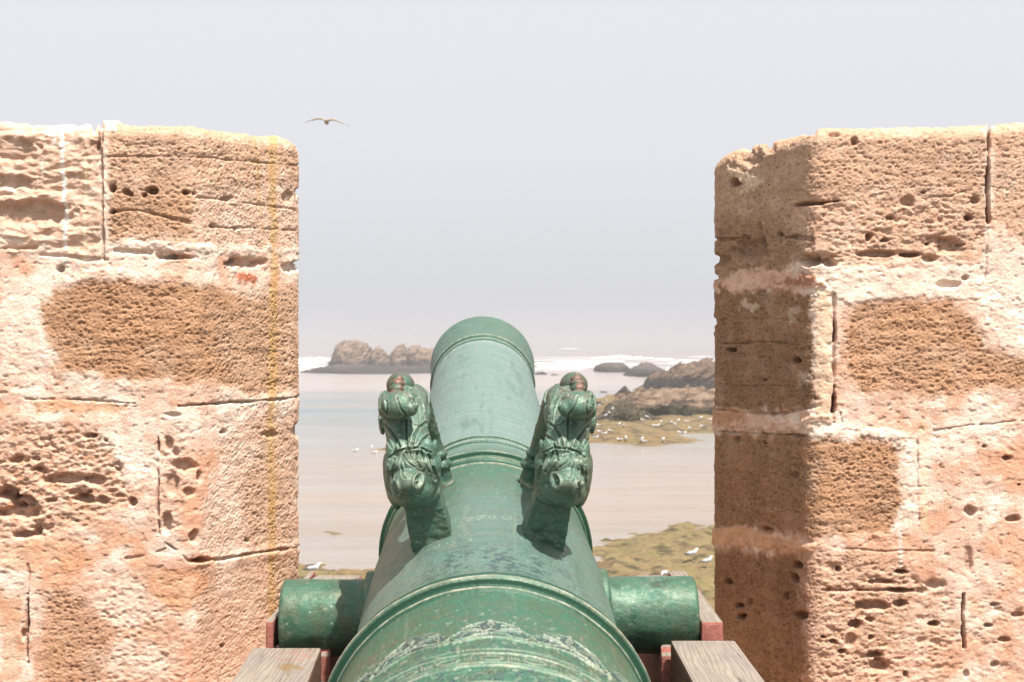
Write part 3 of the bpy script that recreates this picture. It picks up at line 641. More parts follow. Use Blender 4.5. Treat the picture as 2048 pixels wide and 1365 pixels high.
topL = [(-400, 248), (0, 245), (60, 247), (110, 251), (150, 252), (196, 246), (202, 239), (222, 239), (236, 246), (262, 250), (300, 250), (380, 250), (440, 257), (500, 266), (550, 272), (585, 276), (600, 282)]
topR = [(1425, 322), (1438, 308), (1452, 300), (1480, 294), (1500, 286), (1540, 280), (1575, 270), (1600, 262), (1625, 258), (1650, 252), (1700, 253), (1750, 255), (1800, 253), (1850, 249), (1900, 251), (1970, 249), (1982, 247), (2048, 243), (2500, 240)]
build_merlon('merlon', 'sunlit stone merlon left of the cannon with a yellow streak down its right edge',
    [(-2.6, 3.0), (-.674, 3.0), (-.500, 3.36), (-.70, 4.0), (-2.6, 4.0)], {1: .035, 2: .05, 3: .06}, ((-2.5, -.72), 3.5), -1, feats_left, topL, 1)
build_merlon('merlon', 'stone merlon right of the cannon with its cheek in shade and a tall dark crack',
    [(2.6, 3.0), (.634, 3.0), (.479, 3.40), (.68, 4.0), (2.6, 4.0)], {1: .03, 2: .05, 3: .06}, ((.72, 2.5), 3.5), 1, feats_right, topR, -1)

# breast wall and gun deck under the embrasure
def m_plain_stone():
    k = NM('plain_stone', .95, 0, .15); v = k.co(); n = k.noise(v, 7, 6, .65); n2 = k.noise(v, 90, 5, .7)
    c = k.ramp(n, [(.3, (.42, .27, .15)), (.5, (.58, .40, .27)), (.7, (.74, .58, .44))]); c = k.mix(1., c, k.ramp(n2, [(.3, (.6, .57, .52)), (.6, (1.1, 1.1, 1.1))]), 'MULTIPLY')
    k.base(c); k.norm(k.bump(n, .05, .7, k.bump(n2, .008, .8))); return k.m
M_PS = m_plain_stone()
nx, ny = 420, 150
X, Y = np.meshgrid(np.linspace(-2.55, 2.55, nx), np.linspace(2.975, 4.03, ny))
Zt = np.interp(Y, [2.97, 3.2, 4.03], [-.745, -.80, -1.06])+.010*fbm(X*6, Y*6, 5, 900)+.004*fbm(X*40, Y*40, 3, 901)
top = np.stack([X, Y, Zt], -1)
f = top[0].copy(); f[:, 2] = -1.72; b = top[-1].copy(); b[:, 2] = -9.5
rows = np.concatenate([f[None], top, b[None]], 0)
o = link('breast_wall', mesh_np('breast_wall', rows.reshape(-1, 3), grid_faces(ny+2, nx)), M_PS, loc=(0, 0, ZC))
tag(o, 'low stone sill wall under the muzzle between the two merlons', 'wall')
dk, dn = np.meshgrid(np.linspace(-4, 4, 160), np.linspace(-3, 2.99, 120))
o = link('gun_deck', mesh_np('gun_deck', np.stack([dk, dn, .012*fbm(dk*3, dn*3, 4, 77)], -1).reshape(-1, 3), grid_faces(120, 160)), M_PS); o.data.materials[0] = flat('low_bounce_paving', (.20, .15, .11), .9, 9, .4); tag(o, kind='structure')  # deck out of view, darkened to cut light bounced onto the walls

# ------------------------------------------------------------------ cannon
A_ = Vector((-.0244, 1, .18)).normalized(); X_ = Vector((1, .0244, 0)).normalized(); N_ = X_.cross(A_)
CT = Vector((-.0424, 2.41, ZC-.464))
CM = Matrix(((X_.x, A_.x, N_.x, CT.x), (X_.y, A_.y, N_.y, CT.y), (X_.z, A_.z, N_.z, CT.z), (0, 0, 0, 1)))
cannon = empty('cannon', mat=CM); tag(cannon, 'green bronze cannon with two dolphin handles pointing out to sea', 'cannon')
Rm = np.array(CM.to_3x3()); Tm = np.array(CT)
def l2w(V): return V@Rm.T+Tm
def p2l(px, py, t):
    """photo pixel -> cannon coordinates on the plane y = t"""
    d = np.array([(px-1024)/F, 1, -(py-682.5)/F]); o = np.array([0, 0, ZC])
    a = Rm[:, 1]; k = ((Tm+a*t-o)@a)/(d@a); return (o+d*k-Tm)@Rm
PROF = [(2.06, .062), (2.13, .064), (2.150, .070), (2.158, .12), (2.156, .158), (2.150, .1635), (2.143, .1655), (2.13, .1655), (2.10, .1615), (2.05, .1575), (1.98, .1545), (1.90, .1525), (1.885, .1528), (1.880, .1555), (1.868, .1570), (1.858, .1568), (1.853, .1545), (1.850, .1516), (1.835, .1518), (1.818, .1515), (1.812, .1500), (1.800, .1494), (1.765, .1488), (1.50, .1545), (1.20, .1605), (.90, .1665), (.62, .1702), (.556, .1712), (.552, .1755), (.545, .1778), (.5415, .1765), (.5400, .1733), (.528, .1738), (.518, .1735), (.515, .1706), (.505, .1706),
  (.47, .1735), (.44, .1785), (.40, .1850), (.36, .1925), (.345, .1955), (.335, .1995), (.325, .2035), (.315, .2048), (.311, .2042), (.3095, .2005), (.3085, .1966), (.300, .1966), (.2915, .1962), (.289, .1940), (.2865, .1922), (.276, .1924), (.262, .1926), (.21, .1955), (.12, .1990), (.05, .2030), (-.10, .2060), (-.30, .2090), (-.425, .2110), (-.436, .2122), (-.438, .2230), (-.441, .2300), (-.446, .2325), (-.451, .2316), (-.4535, .2290), (-.456, .2300), (-.460, .2340), (-.466, .2357), (-.4705, .2350), (-.4730, .2325), (-.4742, .2285), (-.4755, .2258), (-.478, .2250), (-.485, .2246), (-.490, .2212), (-.50, .2205), (-.56, .2215), (-.62, .2245), (-.72, .2275), (-.85, .2310), (-1.05, .2360), (-1.25, .2420), (-1.26, .2500), (-1.28, .2640), (-1.31, .2690), (-1.34, .2660), (-1.36, .2560), (-1.39, .2450), (-1.42, .19), (-1.47, .13), (-1.52, .08), (-1.56, .052),
  (-1.585, .052), (-1.61, .068), (-1.65, .078), (-1.69, .066), (-1.715, .035), (-1.72, .004)]
def dens(prof, stepf):
    T = []; Rr = []
    for (a, ra), (b, rb) in zip(prof[:-1], prof[1:]):
        L = math.hypot(a-b, ra-rb); n = max(1, int(math.ceil(L/stepf((a+b)/2))))
        for i in range(n): T.append(a+(b-a)*i/n); Rr.append(ra+(rb-ra)*i/n)
    T.append(prof[-1][0]); Rr.append(prof[-1][1]); return np.array(T), np.array(Rr)
tt, rr = dens(PROF, lambda t: .0012 if -.83 < t < -.585 else (.0008 if -.505 < t < -.43 else (.0014 if .27 < t < .56 else (.0024 if (-.585 <= t < .02 or 1.75 < t < 1.9) else .014))))
# soften the arrises a little
k_ = np.array([1, 2, 1])/4.; r2 = rr.copy(); r2[1:-1] = np.convolve(rr, k_, 'valid'); rr = r2
an = np.r_[np.linspace(-1.35, 1.35, 1250), np.linspace(1.35, 2*np.pi-1.35, 132)[1:-1]]
Tt, An = np.meshgrid(tt, an, indexing='ij'); Rg = np.repeat(rr[:, None], len(an), 1)
aw = np.where(An > np.pi, An-2*np.pi, An)
softline = True; pal = np.zeros_like(Tt); rel = np.zeros_like(Tt)
sel = (Tt < -.58) & (Tt > -.88)
ts = Tt[sel]; as_ = aw[sel]
pitch = 2*np.pi/14; kidx = np.round(as_/pitch); sx_ = (as_-kidx*pitch)*.2265; sy_ = ts+.0     # metres along the arc
wob = .0003*pn(sx_*250, sy_*250, 4)
hgt = np.zeros_like(ts); edge = np.zeros_like(ts)
def stroke(pts, w, h, mirror=True):
    global hgt, edge
    for s in ((1, -1) if mirror else (1,)):
        d = seg_dist(sx_*s, sy_, pts)+wob
        hgt = np.maximum(hgt, 1.25*h*np.exp(-(d/w)**2)); edge = np.maximum(edge, np.exp(-(d/(w*.55))**2))
Y0 = -.608
stroke([(0, Y0), (.010, Y0-.001), (.020, Y0-.006)], .0016, .0022)
stroke([(.0, Y0-.006), (.004, Y0-.014), (.0, Y0-.022)], .0022, .0020)
stroke([(.022, Y0-.008), (.031, Y0-.014), (.036, Y0-.024), (.026, Y0-.027), (.012, Y0-.030)], .0015, .0024)
stroke([(.013, Y0-.017), (.021, Y0-.016), (.025, Y0-.021)], .0016, .0020)
stroke([(.0, Y0-.030), (.009, Y0-.037), (.0, Y0-.044), (-.009, Y0-.037), (.0, Y0-.030)], .0014, .0022, False)
stroke([(.010, Y0-.037), (.022, Y0-.034), (.038, Y0-.032), (.048, Y0-.037), (.051, Y0-.046), (.044, Y0-.054), (.030, Y0-.052), (.014, Y0-.047), (.004, Y0-.044)], .0016, .0026)
for a, b in (((.018, -.041), (.025, -.049)), ((.032, -.038), (.038, -.049))):
    stroke([(a[0], Y0+a[1]), (b[0], Y0+b[1])], .0011, .0016)
stroke([(.0, Y0-.052), (.015, Y0-.055), (.030, Y0-.060), (.045, Y0-.061), (.0515, Y0-.058)], .0017, .0024)
def ring(t0, w, h, e=1.):
    global hgt, edge
    d = np.abs(ts-t0)+wob; hgt = np.maximum(hgt, h*np.exp(-(d/w)**2)); edge = np.maximum(edge, e*np.exp(-(d/(w*.7))**2))
ring(-.699, .0024, .0022, .35); ring(-.713, .0022, .0026, .8); ring(-.742, .0020, .0024, .5); ring(-.752, .0026, .0030, .95); ring(-.800, .0022, .0022, .5); ring(-.826, .002, .0022, .6)
sx2 = (as_/(pitch/2)-np.round(as_/(pitch/2)))*(pitch/2)*.2265
for s in (1, -1):
    for c in (.0235, .0195):
        d = np.hypot(sx2*s-c, (ts+.7275)*.35)+wob; hgt = np.maximum(hgt, .002*np.exp(-(d/.0016)**2)); edge = np.maximum(edge, .8*np.exp(-(d/.0014)**2))
e2 = np.abs(np.hypot(sx2/.013, (ts+.7275)/.0065)-1); hgt = np.maximum(hgt, .0016*np.exp(-(e2/.22)**2)); edge = np.maximum(edge, .6*np.exp(-(e2/.16)**2))
w1, wc = worley(as_*.2265*75+.8*pn(as_*20, ts*60, 5), ts*95, 9)
sc_ = sst(.25, .5, w1)*(ts < -.757)*(ts > -.797)
hgt = hgt+.0014*sc_; 
body = .0018*np.exp(-1.*(poly_sd(sx_, sy_, [(-.05, Y0-.05), (-.035, Y0-.02), (0, Y0+.002), (.035, Y0-.02), (.05, Y0-.05), (0, Y0-.05)]) < 0)*9.)
rel[sel] = hgt+body*sst(-.9, -.5, ts)
wear = sst(-.35, .35, fbm(as_*6, ts*40, 4, 60))
pal[sel] = np.clip(edge*(.25+.6*wear), 0, 1)*.62
# dust along the ring fillets
for (t0, w, o_) in ((-.4660, .0038, .75), (-.4820, .0030, .85), (.5465, .005, .5), (.523, .006, .3), (.316, .004, .45), (.297, .006, .3), (.273, .006, .55), (1.864, .009, .5), (1.835, .010, .25), (1.785, .012, .3)):
    pal = np.maximum(pal, o_*np.exp(-((Tt-t0)/w)**2)*(.4+.6*sst(-.4, .4, fbm(aw*14, Tt*8, 3, 33))))
Rg = Rg+rel+.0009*fbm(aw*4, Tt*5, 4, 71)+.00035*fbm(aw*40, Tt*40, 3, 72)
# foundry date scratched between the handles, too worn to read in the photograph: only faint pale marks
LX = Rg*np.sin(An); LZ = Rg*np.cos(An)
V = np.stack([LX, Tt, LZ], -1).reshape(-1, 3)
barrel = link('barrel', mesh_np('barrel', V, grid_faces(len(tt), len(an), wrap=True, flip=True)), M_BRZ, cannon)
Wb = l2w(V); PXb, PYb = to_px(Wb); near = (Tt.ravel() < .02) & (Tt.ravel() > -.4) & (np.abs(aw.ravel()) < .6)
sc = np.zeros(len(V)); ix = np.where(near)[0]
for pl in ([(930, 1038.5), (935, 1036.5), (944, 1036), (948, 1034.5), (941, 1039), (932, 1042.5), (946, 1041)], [(954, 1033.5), (963, 1032), (971, 1031), (964, 1036), (960, 1038), (954, 1039.5)],
           [(981, 1032.5), (978, 1034.5), (979, 1037), (984, 1038), (991, 1036), (992, 1033.5), (987, 1032)], [(1006, 1033), (1003, 1035.5), (1008, 1038), (1016, 1039.5), (1023, 1038), (1024, 1035.5), (1016, 1033)]):
    sc[ix] = np.maximum(sc[ix], np.exp(-(seg_dist(PXb[ix], PYb[ix], pl)/.9)**2))
pal = np.maximum(pal, (sc*.24).reshape(Tt.shape))
n1_ = fbm(aw*5, Tt*9, 5, 81); n2_ = fbm(aw*16, Tt*85, 4, 82)
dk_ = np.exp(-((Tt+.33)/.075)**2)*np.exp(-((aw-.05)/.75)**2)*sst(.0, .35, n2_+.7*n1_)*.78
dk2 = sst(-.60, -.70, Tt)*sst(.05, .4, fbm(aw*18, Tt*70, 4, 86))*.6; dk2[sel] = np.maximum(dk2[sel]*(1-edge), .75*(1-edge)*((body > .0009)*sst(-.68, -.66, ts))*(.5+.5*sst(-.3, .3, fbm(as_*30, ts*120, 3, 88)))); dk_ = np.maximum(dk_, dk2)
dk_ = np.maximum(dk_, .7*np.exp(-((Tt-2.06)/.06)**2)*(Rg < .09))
attr_f(barrel.data, 'dark', dk_); 
npz = sst(-.52, -.60, Tt)*sst(.2, .55, fbm(aw*26, Tt*60, 5, 83))*.22
attr_f(barrel.data, 'pale', np.maximum(np.clip(pal, 0, .95), npz))
attr_f(barrel.data, 'chase', sst(.35, .6, Tt)*sst(1.86, 1.80, Tt)*.85+.22*sst(1.86, 1.9, Tt)+sst(.25, -.1, Tt)*.45*sst(-.5, -.3, Tt)*(Tt < .25))
attr_f(barrel.data, 'copper', sst(.5, .7, fbm(aw*10, Tt*24, 4, 84))*.28)
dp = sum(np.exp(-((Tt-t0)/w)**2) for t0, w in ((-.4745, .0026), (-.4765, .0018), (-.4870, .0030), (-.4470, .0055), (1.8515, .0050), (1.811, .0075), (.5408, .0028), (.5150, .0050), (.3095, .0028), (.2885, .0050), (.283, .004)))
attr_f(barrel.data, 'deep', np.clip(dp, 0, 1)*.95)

def zero_attrs(me, **kw):
    n = len(me.vertices)
    for k in ('dark', 'pale', 'chase', 'copper', 'deep'):
        a = kw.get(k, 0); attr_f(me, k, np.full(n, a) if np.isscalar(a) else a)
# trunnions: slightly conical drums on a rimbase
def trunnion(s):
    prof = [(.165, .078), (.1985, .078), (.2030, .0765), (.2045, .0735), (.2050, .0658), (.212, .0642), (.30, .0645), (.3465, .0645), (.3505, .0630), (.3525, .0590), (.3530, .03), (.3530, .001)]
    if s < 0: prof = [(a if a < .23 else a-.008, b) for a, b in prof]
    T, Q = dens(prof, lambda t: .003); a = np.linspace(0, 2*np.pi, 260, endpoint=False)
    Tg, Ag = np.meshgrid(T, a, indexing='ij'); Qg = np.repeat(Q[:, None], len(a), 1)
    Qg = Qg+.0010*fbm(Tg*30, Ag*2, 4, 5 if s > 0 else 6)*(Qg > .02)+.0006*fbm(np.cos(Ag)*5, Tg*90, 3, 8, np.sin(Ag)*5)
    V = np.stack([s*Tg, Qg*np.cos(Ag), Qg*np.sin(Ag)-(.004 if s < 0 else .001)], -1).reshape(-1, 3)
    o = link('trunnion', mesh_np('trunnion', V, grid_faces(len(T), len(a), True, s > 0)), M_BRZ, cannon)
    n = fbm(V[:, 0]*30, V[:, 1]*30, 4, 12, V[:, 2]*30)
    zero_attrs(o.data, copper=sst(.5, .62, n)*.6, pale=sst(.38, .7, fbm(V[:, 0]*80, V[:, 1]*80, 3, 14, V[:, 2]*80))*.35, deep=sst(.1, .5, n)*.6*(V[:, 1] < 0))
trunnion(-1); trunnion(1)

# dolphin handles -------------------------------------------------------------
def tube(bm, P, RA, RB, up=(0, 0, 1), n=28, cap=True):
    """P list of local points, RA half widths across x, RB half widths across the other way"""
    P = [Vector(p) for p in P]; rings = []
    for i, p in enumerate(P):
        t = (P[min(i+1, len(P)-1)]-P[max(i-1, 0)]).normalized(); x = Vector((1, 0, 0)); x = (x-t*x.dot(t)).normalized(); y = t.cross(x)
        rings.append([bm.verts.new(p+x*RA[i]*math.cos(a)+y*RB[i]*math.sin(a)) for a in [2*math.pi*k/n for k in range(n)]])
    for a, b in zip(rings[:-1], rings[1:]):
        for k in range(n): bm.faces.new((a[k], a[(k+1) % n], b[(k+1) % n], b[k]))
    if cap: bm.faces.new(list(reversed(rings[0]))); bm.faces.new(rings[-1])
def ell(bm, c, r, rot=None, seg=24, q=1.):
    m = Matrix.Translation(Vector(c))
    if rot: m = m@Matrix.Rotation(rot[0], 4, 'X')@Matrix.Rotation(rot[1], 4, 'Y')@Matrix.Rotation(rot[2], 4, 'Z')
    m = m@Matrix.Diagonal((r[0], r[1], r[2], 1)); bmesh.ops.create_uvsphere(bm, u_segments=seg, v_segments=seg//2+2, radius=1, matrix=m)
def boxy(bm, corners):
    vs = [bm.verts.new(c) for c in corners]
    for f in ((0, 3, 2, 1), (4, 5, 6, 7), (0, 1, 5, 4), (1, 2, 6, 5), (2, 3, 7, 6), (3, 0, 4, 7)): bm.faces.new([vs[i] for i in f])
def remesh(bm, vox, sm=2):
    me = bpy.data.meshes.new('tmp'); bmesh.ops.recalc_face_normals(bm, faces=bm.faces); bm.to_mesh(me); bm.free()
    o = bpy.data.objects.new('tmp', me); COL.objects.link(o)
    md = o.modifiers.new('r', 'REMESH'); md.mode = 'VOXEL'; md.voxel_size = vox
    s = o.modifiers.new('s', 'SMOOTH'); s.iterations = sm; s.factor = .5
    dg = bpy.context.evaluated_depsgraph_get(); r = bpy.data.meshes.new_from_object(o.evaluated_get(dg))
    bpy.data.objects.remove(o); bpy.data.meshes.remove(me); return r

# control points for the left handle, in cannon coordinates, traced along its length
def L(px, py, t): return Vector(p2l(px, py, t))
def handle(side):
    mir = Vector((side*-1., 1., 1.))                    # side -1 = left as traced, +1 mirrored
    M = lambda v: Vector((v[0]*mir.x, v[1], v[2]))
    bm = bmesh.new()
    # rear pedestal: squared post down into the barrel
    def rect(px0, px1, py, t0, t1):
        a = L(px0, py, t0); b = L(px1, py, t0); return [M((a.x, t0, a.z)), M((b.x, t0, b.z)), M((b.x-.004, t1, b.z)), M((a.x-.004, t1, a.z))]
    lo = rect(825, 916, 1112, -.185, -.095); hi = rect(803, 878, 985, -.185, -.10)
    boxy(bm, lo+hi)
    # front pedestal and front arm of the arch
    c = [L(890, 1015, .150), L(884, 975, .155), L(869, 918, .155), L(857, 875, .150), L(842, 829, .120), L(832, 800, .085)]
    tube(bm, [M(p) for p in c], [.026, .024, .021, .0205, .022, .025], [.034, .028, .022, .022, .024, .028])
    ell(bm, M(L(874, 928, .153)), (.027, .028, .011)); ell(bm, M(L(869, 908, .153)), (.023, .026, .012))
    # body rising from the head, over the top
    b_ = [L(838, 985, -.165), L(829, 945, -.165), L(821, 900, -.145), L(814, 865, -.120), L(809, 834, -.09), L(810, 812, -.04), L(812, 803, .02), L(824, 800, .075)]
    tube(bm, [M(p) for p in b_], [.036, .040, .0345, .0335, .0355, .036, .033, .028], [.038, .040, .034, .032, .032, .032, .030, .028])
    # head: skull, brow, snout, jaw
    ell(bm, M(L(827, 950, -.190)), (.042, .048, .040)); ell(bm, M(L(826, 975, -.205)), (.034, .044, .028)); ell(bm, M(L(818, 962, -.236)), (.0245, .034, .0205)); ell(bm, M(L(820, 930, -.222)), (.026, .022, .016))
    ell(bm, M(L(829, 984, -.18)), (.0405, .046, .0225)); ell(bm, M(L(826, 930, -.19)), (.044, .046, .030))
    # acanthus leaves of the mask, swept back and outwards
    for (x, y, t, rx, rz, ry, ro) in ((790, 925, -.185, .012, .036, .026, .22), (780, 955, -.17, .010, .040, .024, .12), (860, 922, -.190, .008, .034, .024, -.25), (871, 955, -.175, .007, .034, .026, -.18),
            (808, 912, -.205, .013, .026, .014, .2), (828, 908, -.21, .014, .026, .014, 0), (850, 912, -.205, .013, .027, .014, -.2), (872, 980, -.16, .009, .022, .02, -.1), (786, 985, -.17, .010, .028, .02, .3)):
        ell(bm, M(L(x, y, t)), (rx, ry, rz), (0, (ro)*-side*-1, 0))
    # curled upper lip / fin below the beads
    ell(bm, M(L(797, 812, -.155)), (.0275, .030, .0225)); ell(bm, M(L(820, 817, -.165)), (.0125, .016, .0125)); ell(bm, M(L(775, 820, -.12)), (.014, .018, .0165))
    # fins hugging the sides of the arch
    for (x, y, t, rx, ry, rz, ro) in ((767, 822, -.06, .007, .040, .026, .15), (765, 842, -.075, .006, .03, .022, .05), (840, 816, -.03, .009, .050, .024, -.3), (850, 840, .0, .008, .055, .022, -.25), (777, 803, -.03, .010, .04, .018, .6), (829, 798, -.01, .011, .05, .015, -.7)):
        ell(bm, M(L(x, y, t)), (rx, ry, rz), (0, ro*-side*-1, 0))
    ell(bm, M(L(837, 957, -.232)), (.0075, .016, .0165), (0, .25*-side*-1, 0)); ell(bm, M(L(797, 975, -.225)), (.0065, .016, .0165), (0, -.3*-side*-1, 0))
    me = remesh(bm, .0017, 1)
    # carve the veins and leaf edges into the surface
    V = get_co(me); N = get_no(me); W = l2w(V); NW = N@Rm.T; PX, PY = to_px(W)
    if side > 0: PXm = 2*974.2-PX
    else: PXm = PX
    face = sst(.05, .35, -NW[:, 1]+.3*NW[:, 2])
    grooves = [([(811, 832), (812, 860), (814, 895)], 2.2, .0026), ([(770, 850), (782, 862), (793, 878), (799, 894)], 2.6, .0036), ([(768, 876), (777, 884), (785, 896)], 2.4, .0034),
        ([(852, 846), (840, 854), (829, 870), (824, 892)], 2.6, .0034), ([(856, 872), (846, 880), (838, 894)], 2.4, .0032), ([(818, 842), (828, 850), (840, 853)], 1.6, .0020),
        ([(778, 916), (792, 905), (812, 898), (840, 896), (862, 906)], 2.0, .0024), ([(806, 910), (800, 930), (806, 945)], 1.7, .0024), ([(806, 910), (816, 925), (830, 935)], 1.7, .0024), ([(835, 903), (833, 920), (842, 936)], 2, .003), ([(842, 903), (850, 925), (858, 945)], 2, .003),
        ([(858, 910), (866, 940), (870, 960)], 2.2, .0036), ([(790, 920), (784, 945), (789, 965)], 2.2, .0036), ([(778, 935), (776, 965), (784, 990)], 2.0, .003), ([(866, 935), (878, 965), (880, 985)], 2.2, .0036), ([(792, 955), (798, 985)], 1.5, .002),
        ([(804, 945), (806, 955), (812, 958)], 1.5, .002), ([(764, 804), (768, 820), (769, 840)], 2, .003), ([(794, 794), (797, 806), (804, 822), (812, 829)], 1.7, .0030), ([(773, 803), (775, 820), (772, 836)], 1.7, .0028),
        ([(776, 836), (790, 840), (806, 836)], 1.8, .003), ([(820, 785), (834, 800), (842, 818), (848, 830)], 2.4, .0040), ([(829, 780), (842, 795), (850, 815)], 2.2, .0036), ([(808, 790), (822, 800), (832, 822)], 1.6, .002), ([(766, 790), (762, 812), (765, 838)], 2, .003), ([(812, 776), (824, 782), (832, 792)], 1.8, .0025),
        ([(816, 790), (828, 802), (836, 822), (840, 850)], 1.3, .0022), ([(826, 784), (838, 800), (846, 824), (850, 852)], 1.3, .0022), ([(760, 800), (760, 825), (764, 850)], 1.3, .0022), ([(772, 792), (766, 806), (764, 818)], 1.3, .002),
        ([(852, 902), (862, 925), (866, 950)], 1.3, .0024), ([(864, 918), (872, 945), (874, 970)], 1.3, .0024), ([(784, 912), (778, 930), (780, 950)], 1.3, .0024), ([(796, 905), (790, 925), (793, 945)], 1.3, .0022), ([(818, 900), (822, 915), (836, 926)], 1.3, .002), ([(812, 900), (806, 920), (812, 936)], 1.3, .002)]
    D = np.zeros(len(V)); pale = np.zeros(len(V)); gr = np.zeros(len(V))
    for pl, w, dep in grooves:
        d = seg_dist(PXm, PY, pl); D -= dep*np.exp(-(d/w)**2)*face; gr = np.maximum(gr, np.exp(-(d/(w*.9))**2)*face); r = np.exp(-((d-w*1.7)/(w*.8))**2)*face; D += dep*.45*r; pale = np.maximum(pale, r*.13)
    for (cx, cy, rx, ry, ro) in ((835, 962, 9, 15, .35), (794, 976, 6, 16, -.35)):      # ringed nostrils
        qx = (PXm-cx)*math.cos(ro)+(PY-cy)*math.sin(ro); qy = -(PXm-cx)*math.sin(ro)+(PY-cy)*math.cos(ro)
        e = np.hypot(qx/rx, qy/ry); D += .0045*np.exp(-((e-.95)/.26)**2)*face-.0040*np.exp(-(e/.62)**4)*face+.006*np.exp(-(e/.3)**2)*face; pale = np.maximum(pale, .2*np.exp(-((e-1)/.16)**2)*face)
    n = fbm(V[:, 0]*55, V[:, 1]*55, 4, 3, V[:, 2]*55); n2 = fbm(V[:, 0]*140, V[:, 1]*140, 3, 4, V[:, 2]*140)
    D += .0008*n+.0005*n2
    ped = (V[:, 2] < .245)
    D += ped*(.0022*fbm(V[:, 0]*60, V[:, 1]*60, 4, 7, V[:, 2]*90))
    arm = (V[:, 1] > .06)*1.; D += arm*.0020*fbm(V[:, 0]*70, V[:, 1]*70, 4, 8, V[:, 2]*70)
    set_co(me, V+N*D[:, None])
    o = link('lifting_handle', me, M_BRZ, cannon)
    rad = np.hypot(V[:, 0], V[:, 2]); dn = rad-.2025
    pale = np.maximum(pale, .75*np.exp(-(dn/.0035)**2))
    cop = np.clip(sst(815, 775, PY)*.55*sst(-.1, .3, n)+.35*sst(.25, .5, n2)*sst(860, 800, PY), 0, 1)
    zero_attrs(me, pale=np.clip(pale+.15*sst(.3, .6, n2), 0, 1), copper=cop+.5*sst(.45, .6, n)*arm, deep=np.clip(ped*.28+arm*.28+.35*sst(.1, .5, -n)+gr*.75, 0, 1)*.85, dark=np.clip(sst(0, 9, seg_dist(PXm, PY, [(0, 0), (1, 1)]))*0, 0, 1), chase=.18)
    o['label'] = ('left' if side < 0 else 'right')+' dolphin shaped lifting handle with leafy mask'
    # tail knob and beads
    def blob(nm, px, py, t, r, cop, sd):
        bm = bmesh.new(); ell(bm, M(L(px, py, t)), r, None, 40); me = bpy.data.meshes.new(nm); bm.to_mesh(me); bm.free()
        V = get_co(me); N = get_no(me); n = fbm(V[:, 0]*90, V[:, 1]*90, 4, sd, V[:, 2]*90); set_co(me, V+N*(.0008*n)[:, None])
        b = link(nm, me, M_BRZ, o); zero_attrs(me, copper=np.clip(cop*(sst(-.35, .25, n)), 0, 1), pale=.12*sst(.2, .5, n), dark=.15); return b
    k = blob('tail_knob', 801, 771, .0, (.0230, .028, .0215), .40, 3)
    for i, (x, y, t, r) in enumerate(((796, 759, -.030, .0100), (794, 768, -.050, .0112), (793, 778, -.075, .0116), (793, 789, -.100, .0112))):
        blob('bead', x, y, t, (r, .010, r*.74), .8, 10+i)
handle(-1); handle(1)

# ------------------------------------------------------------------ gun carriage
car = empty('gun_carriage', (0, 2.4, 0)); tag(car, 'weathered timber gun carriage with faded red paint under the cannon', 'gun carriage')
def prism_x(name, prof, x0, x1, mat, bevel=.006, twist=0., lab=None):
    """side profile in (y, z relative to the eye), extruded from x0 to x1"""
    bm = bmesh.new(); a = [bm.verts.new((x0+twist*(y-2.33), y-2.4, z+ZC)) for y, z in prof]; b = [bm.verts.new((x1+twist*(y-2.33), y-2.4, z+ZC)) for y, z in prof]
    n = len(prof)
    bm.faces.new(a); bm.faces.new(list(reversed(b)))
    for i in range(n): bm.faces.new((a[i], b[i], b[(i+1) % n], a[(i+1) % n]))
    bmesh.ops.recalc_face_normals(bm, faces=bm.faces)
    bmesh.ops.bevel(bm, geom=[e for e in bm.edges if e.calc_face_angle(0) > .6], offset=bevel, segments=2, profile=.6, affect='EDGES')
    me = bpy.data.meshes.new(name); bm.to_mesh(me); bm.free(); o = link(name, me, mat, car, smooth=False)
    for k in ('mark', 'redmark'): attr_f(me, k, np.zeros(len(me.vertices)))
    if lab: o['label'] = lab
    return o
notch = [(2.415+.068*math.cos(a), -.462-.068*math.sin(a)) for a in np.linspace(.0, math.pi*.80, 14)]
up = [(2.855, -.95), (2.855, -.470), (2.80, -.465)]+[(2.483+.0, -.465)]+notch+[(2.352, -.515), (2.346, -.520), (2.346, -.95)]
def step_block(x0, x1, tw, lab, z):
    return prism_x('step_block', [(2.334, -.80), (2.334, z), (1.86, z), (1.86, -.62), (1.80, -.80)], x0, x1, M_WOOD, .005, tw, lab)
prism_x('cheek', up, -.393, -.300, M_RED, lab='left cheek of faded red timber'); prism_x('cheek', up, .246, .3115, M_RED, lab='right cheek of faded red timber')
prism_x('cheek_plate', [(2.86, -.95), (2.86, -.462), (2.352, -.464), (2.346, -.95)], .3135, .3500, M_RED); prism_x('cheek_plate', [(2.86, -.95), (2.86, -.462), (2.352, -.464), (2.346, -.95)], -.4075, -.3955, M_RED, .003)
lb = step_block(-.4265, -.3125, -.05, 'left grey timber step with an ochre stain', -.503); rb = step_block(.2600, .3660, .0, 'right grey timber step', -.491)
prism_x('cheek', [(2.344, -1.40), (2.344, -.803), (1.0, -.803), (1.0, -1.40)], -.42, -.315, M_RED, lab='left rear cheek'); prism_x('cheek', [(2.344, -1.40), (2.344, -.803), (1.0, -.803), (1.0, -1.40)], .262, .36, M_RED, lab='right rear cheek')
prism_x('transom', [(2.50, -.80), (2.50, -.64), (2.40, -.64), (2.40, -.80)], -.298, .244, M_RED)
prism_x('transom', [(1.55, -1.2), (1.55, -.97), (1.40, -.97), (1.40, -1.2)], -.313, .260, M_RED)
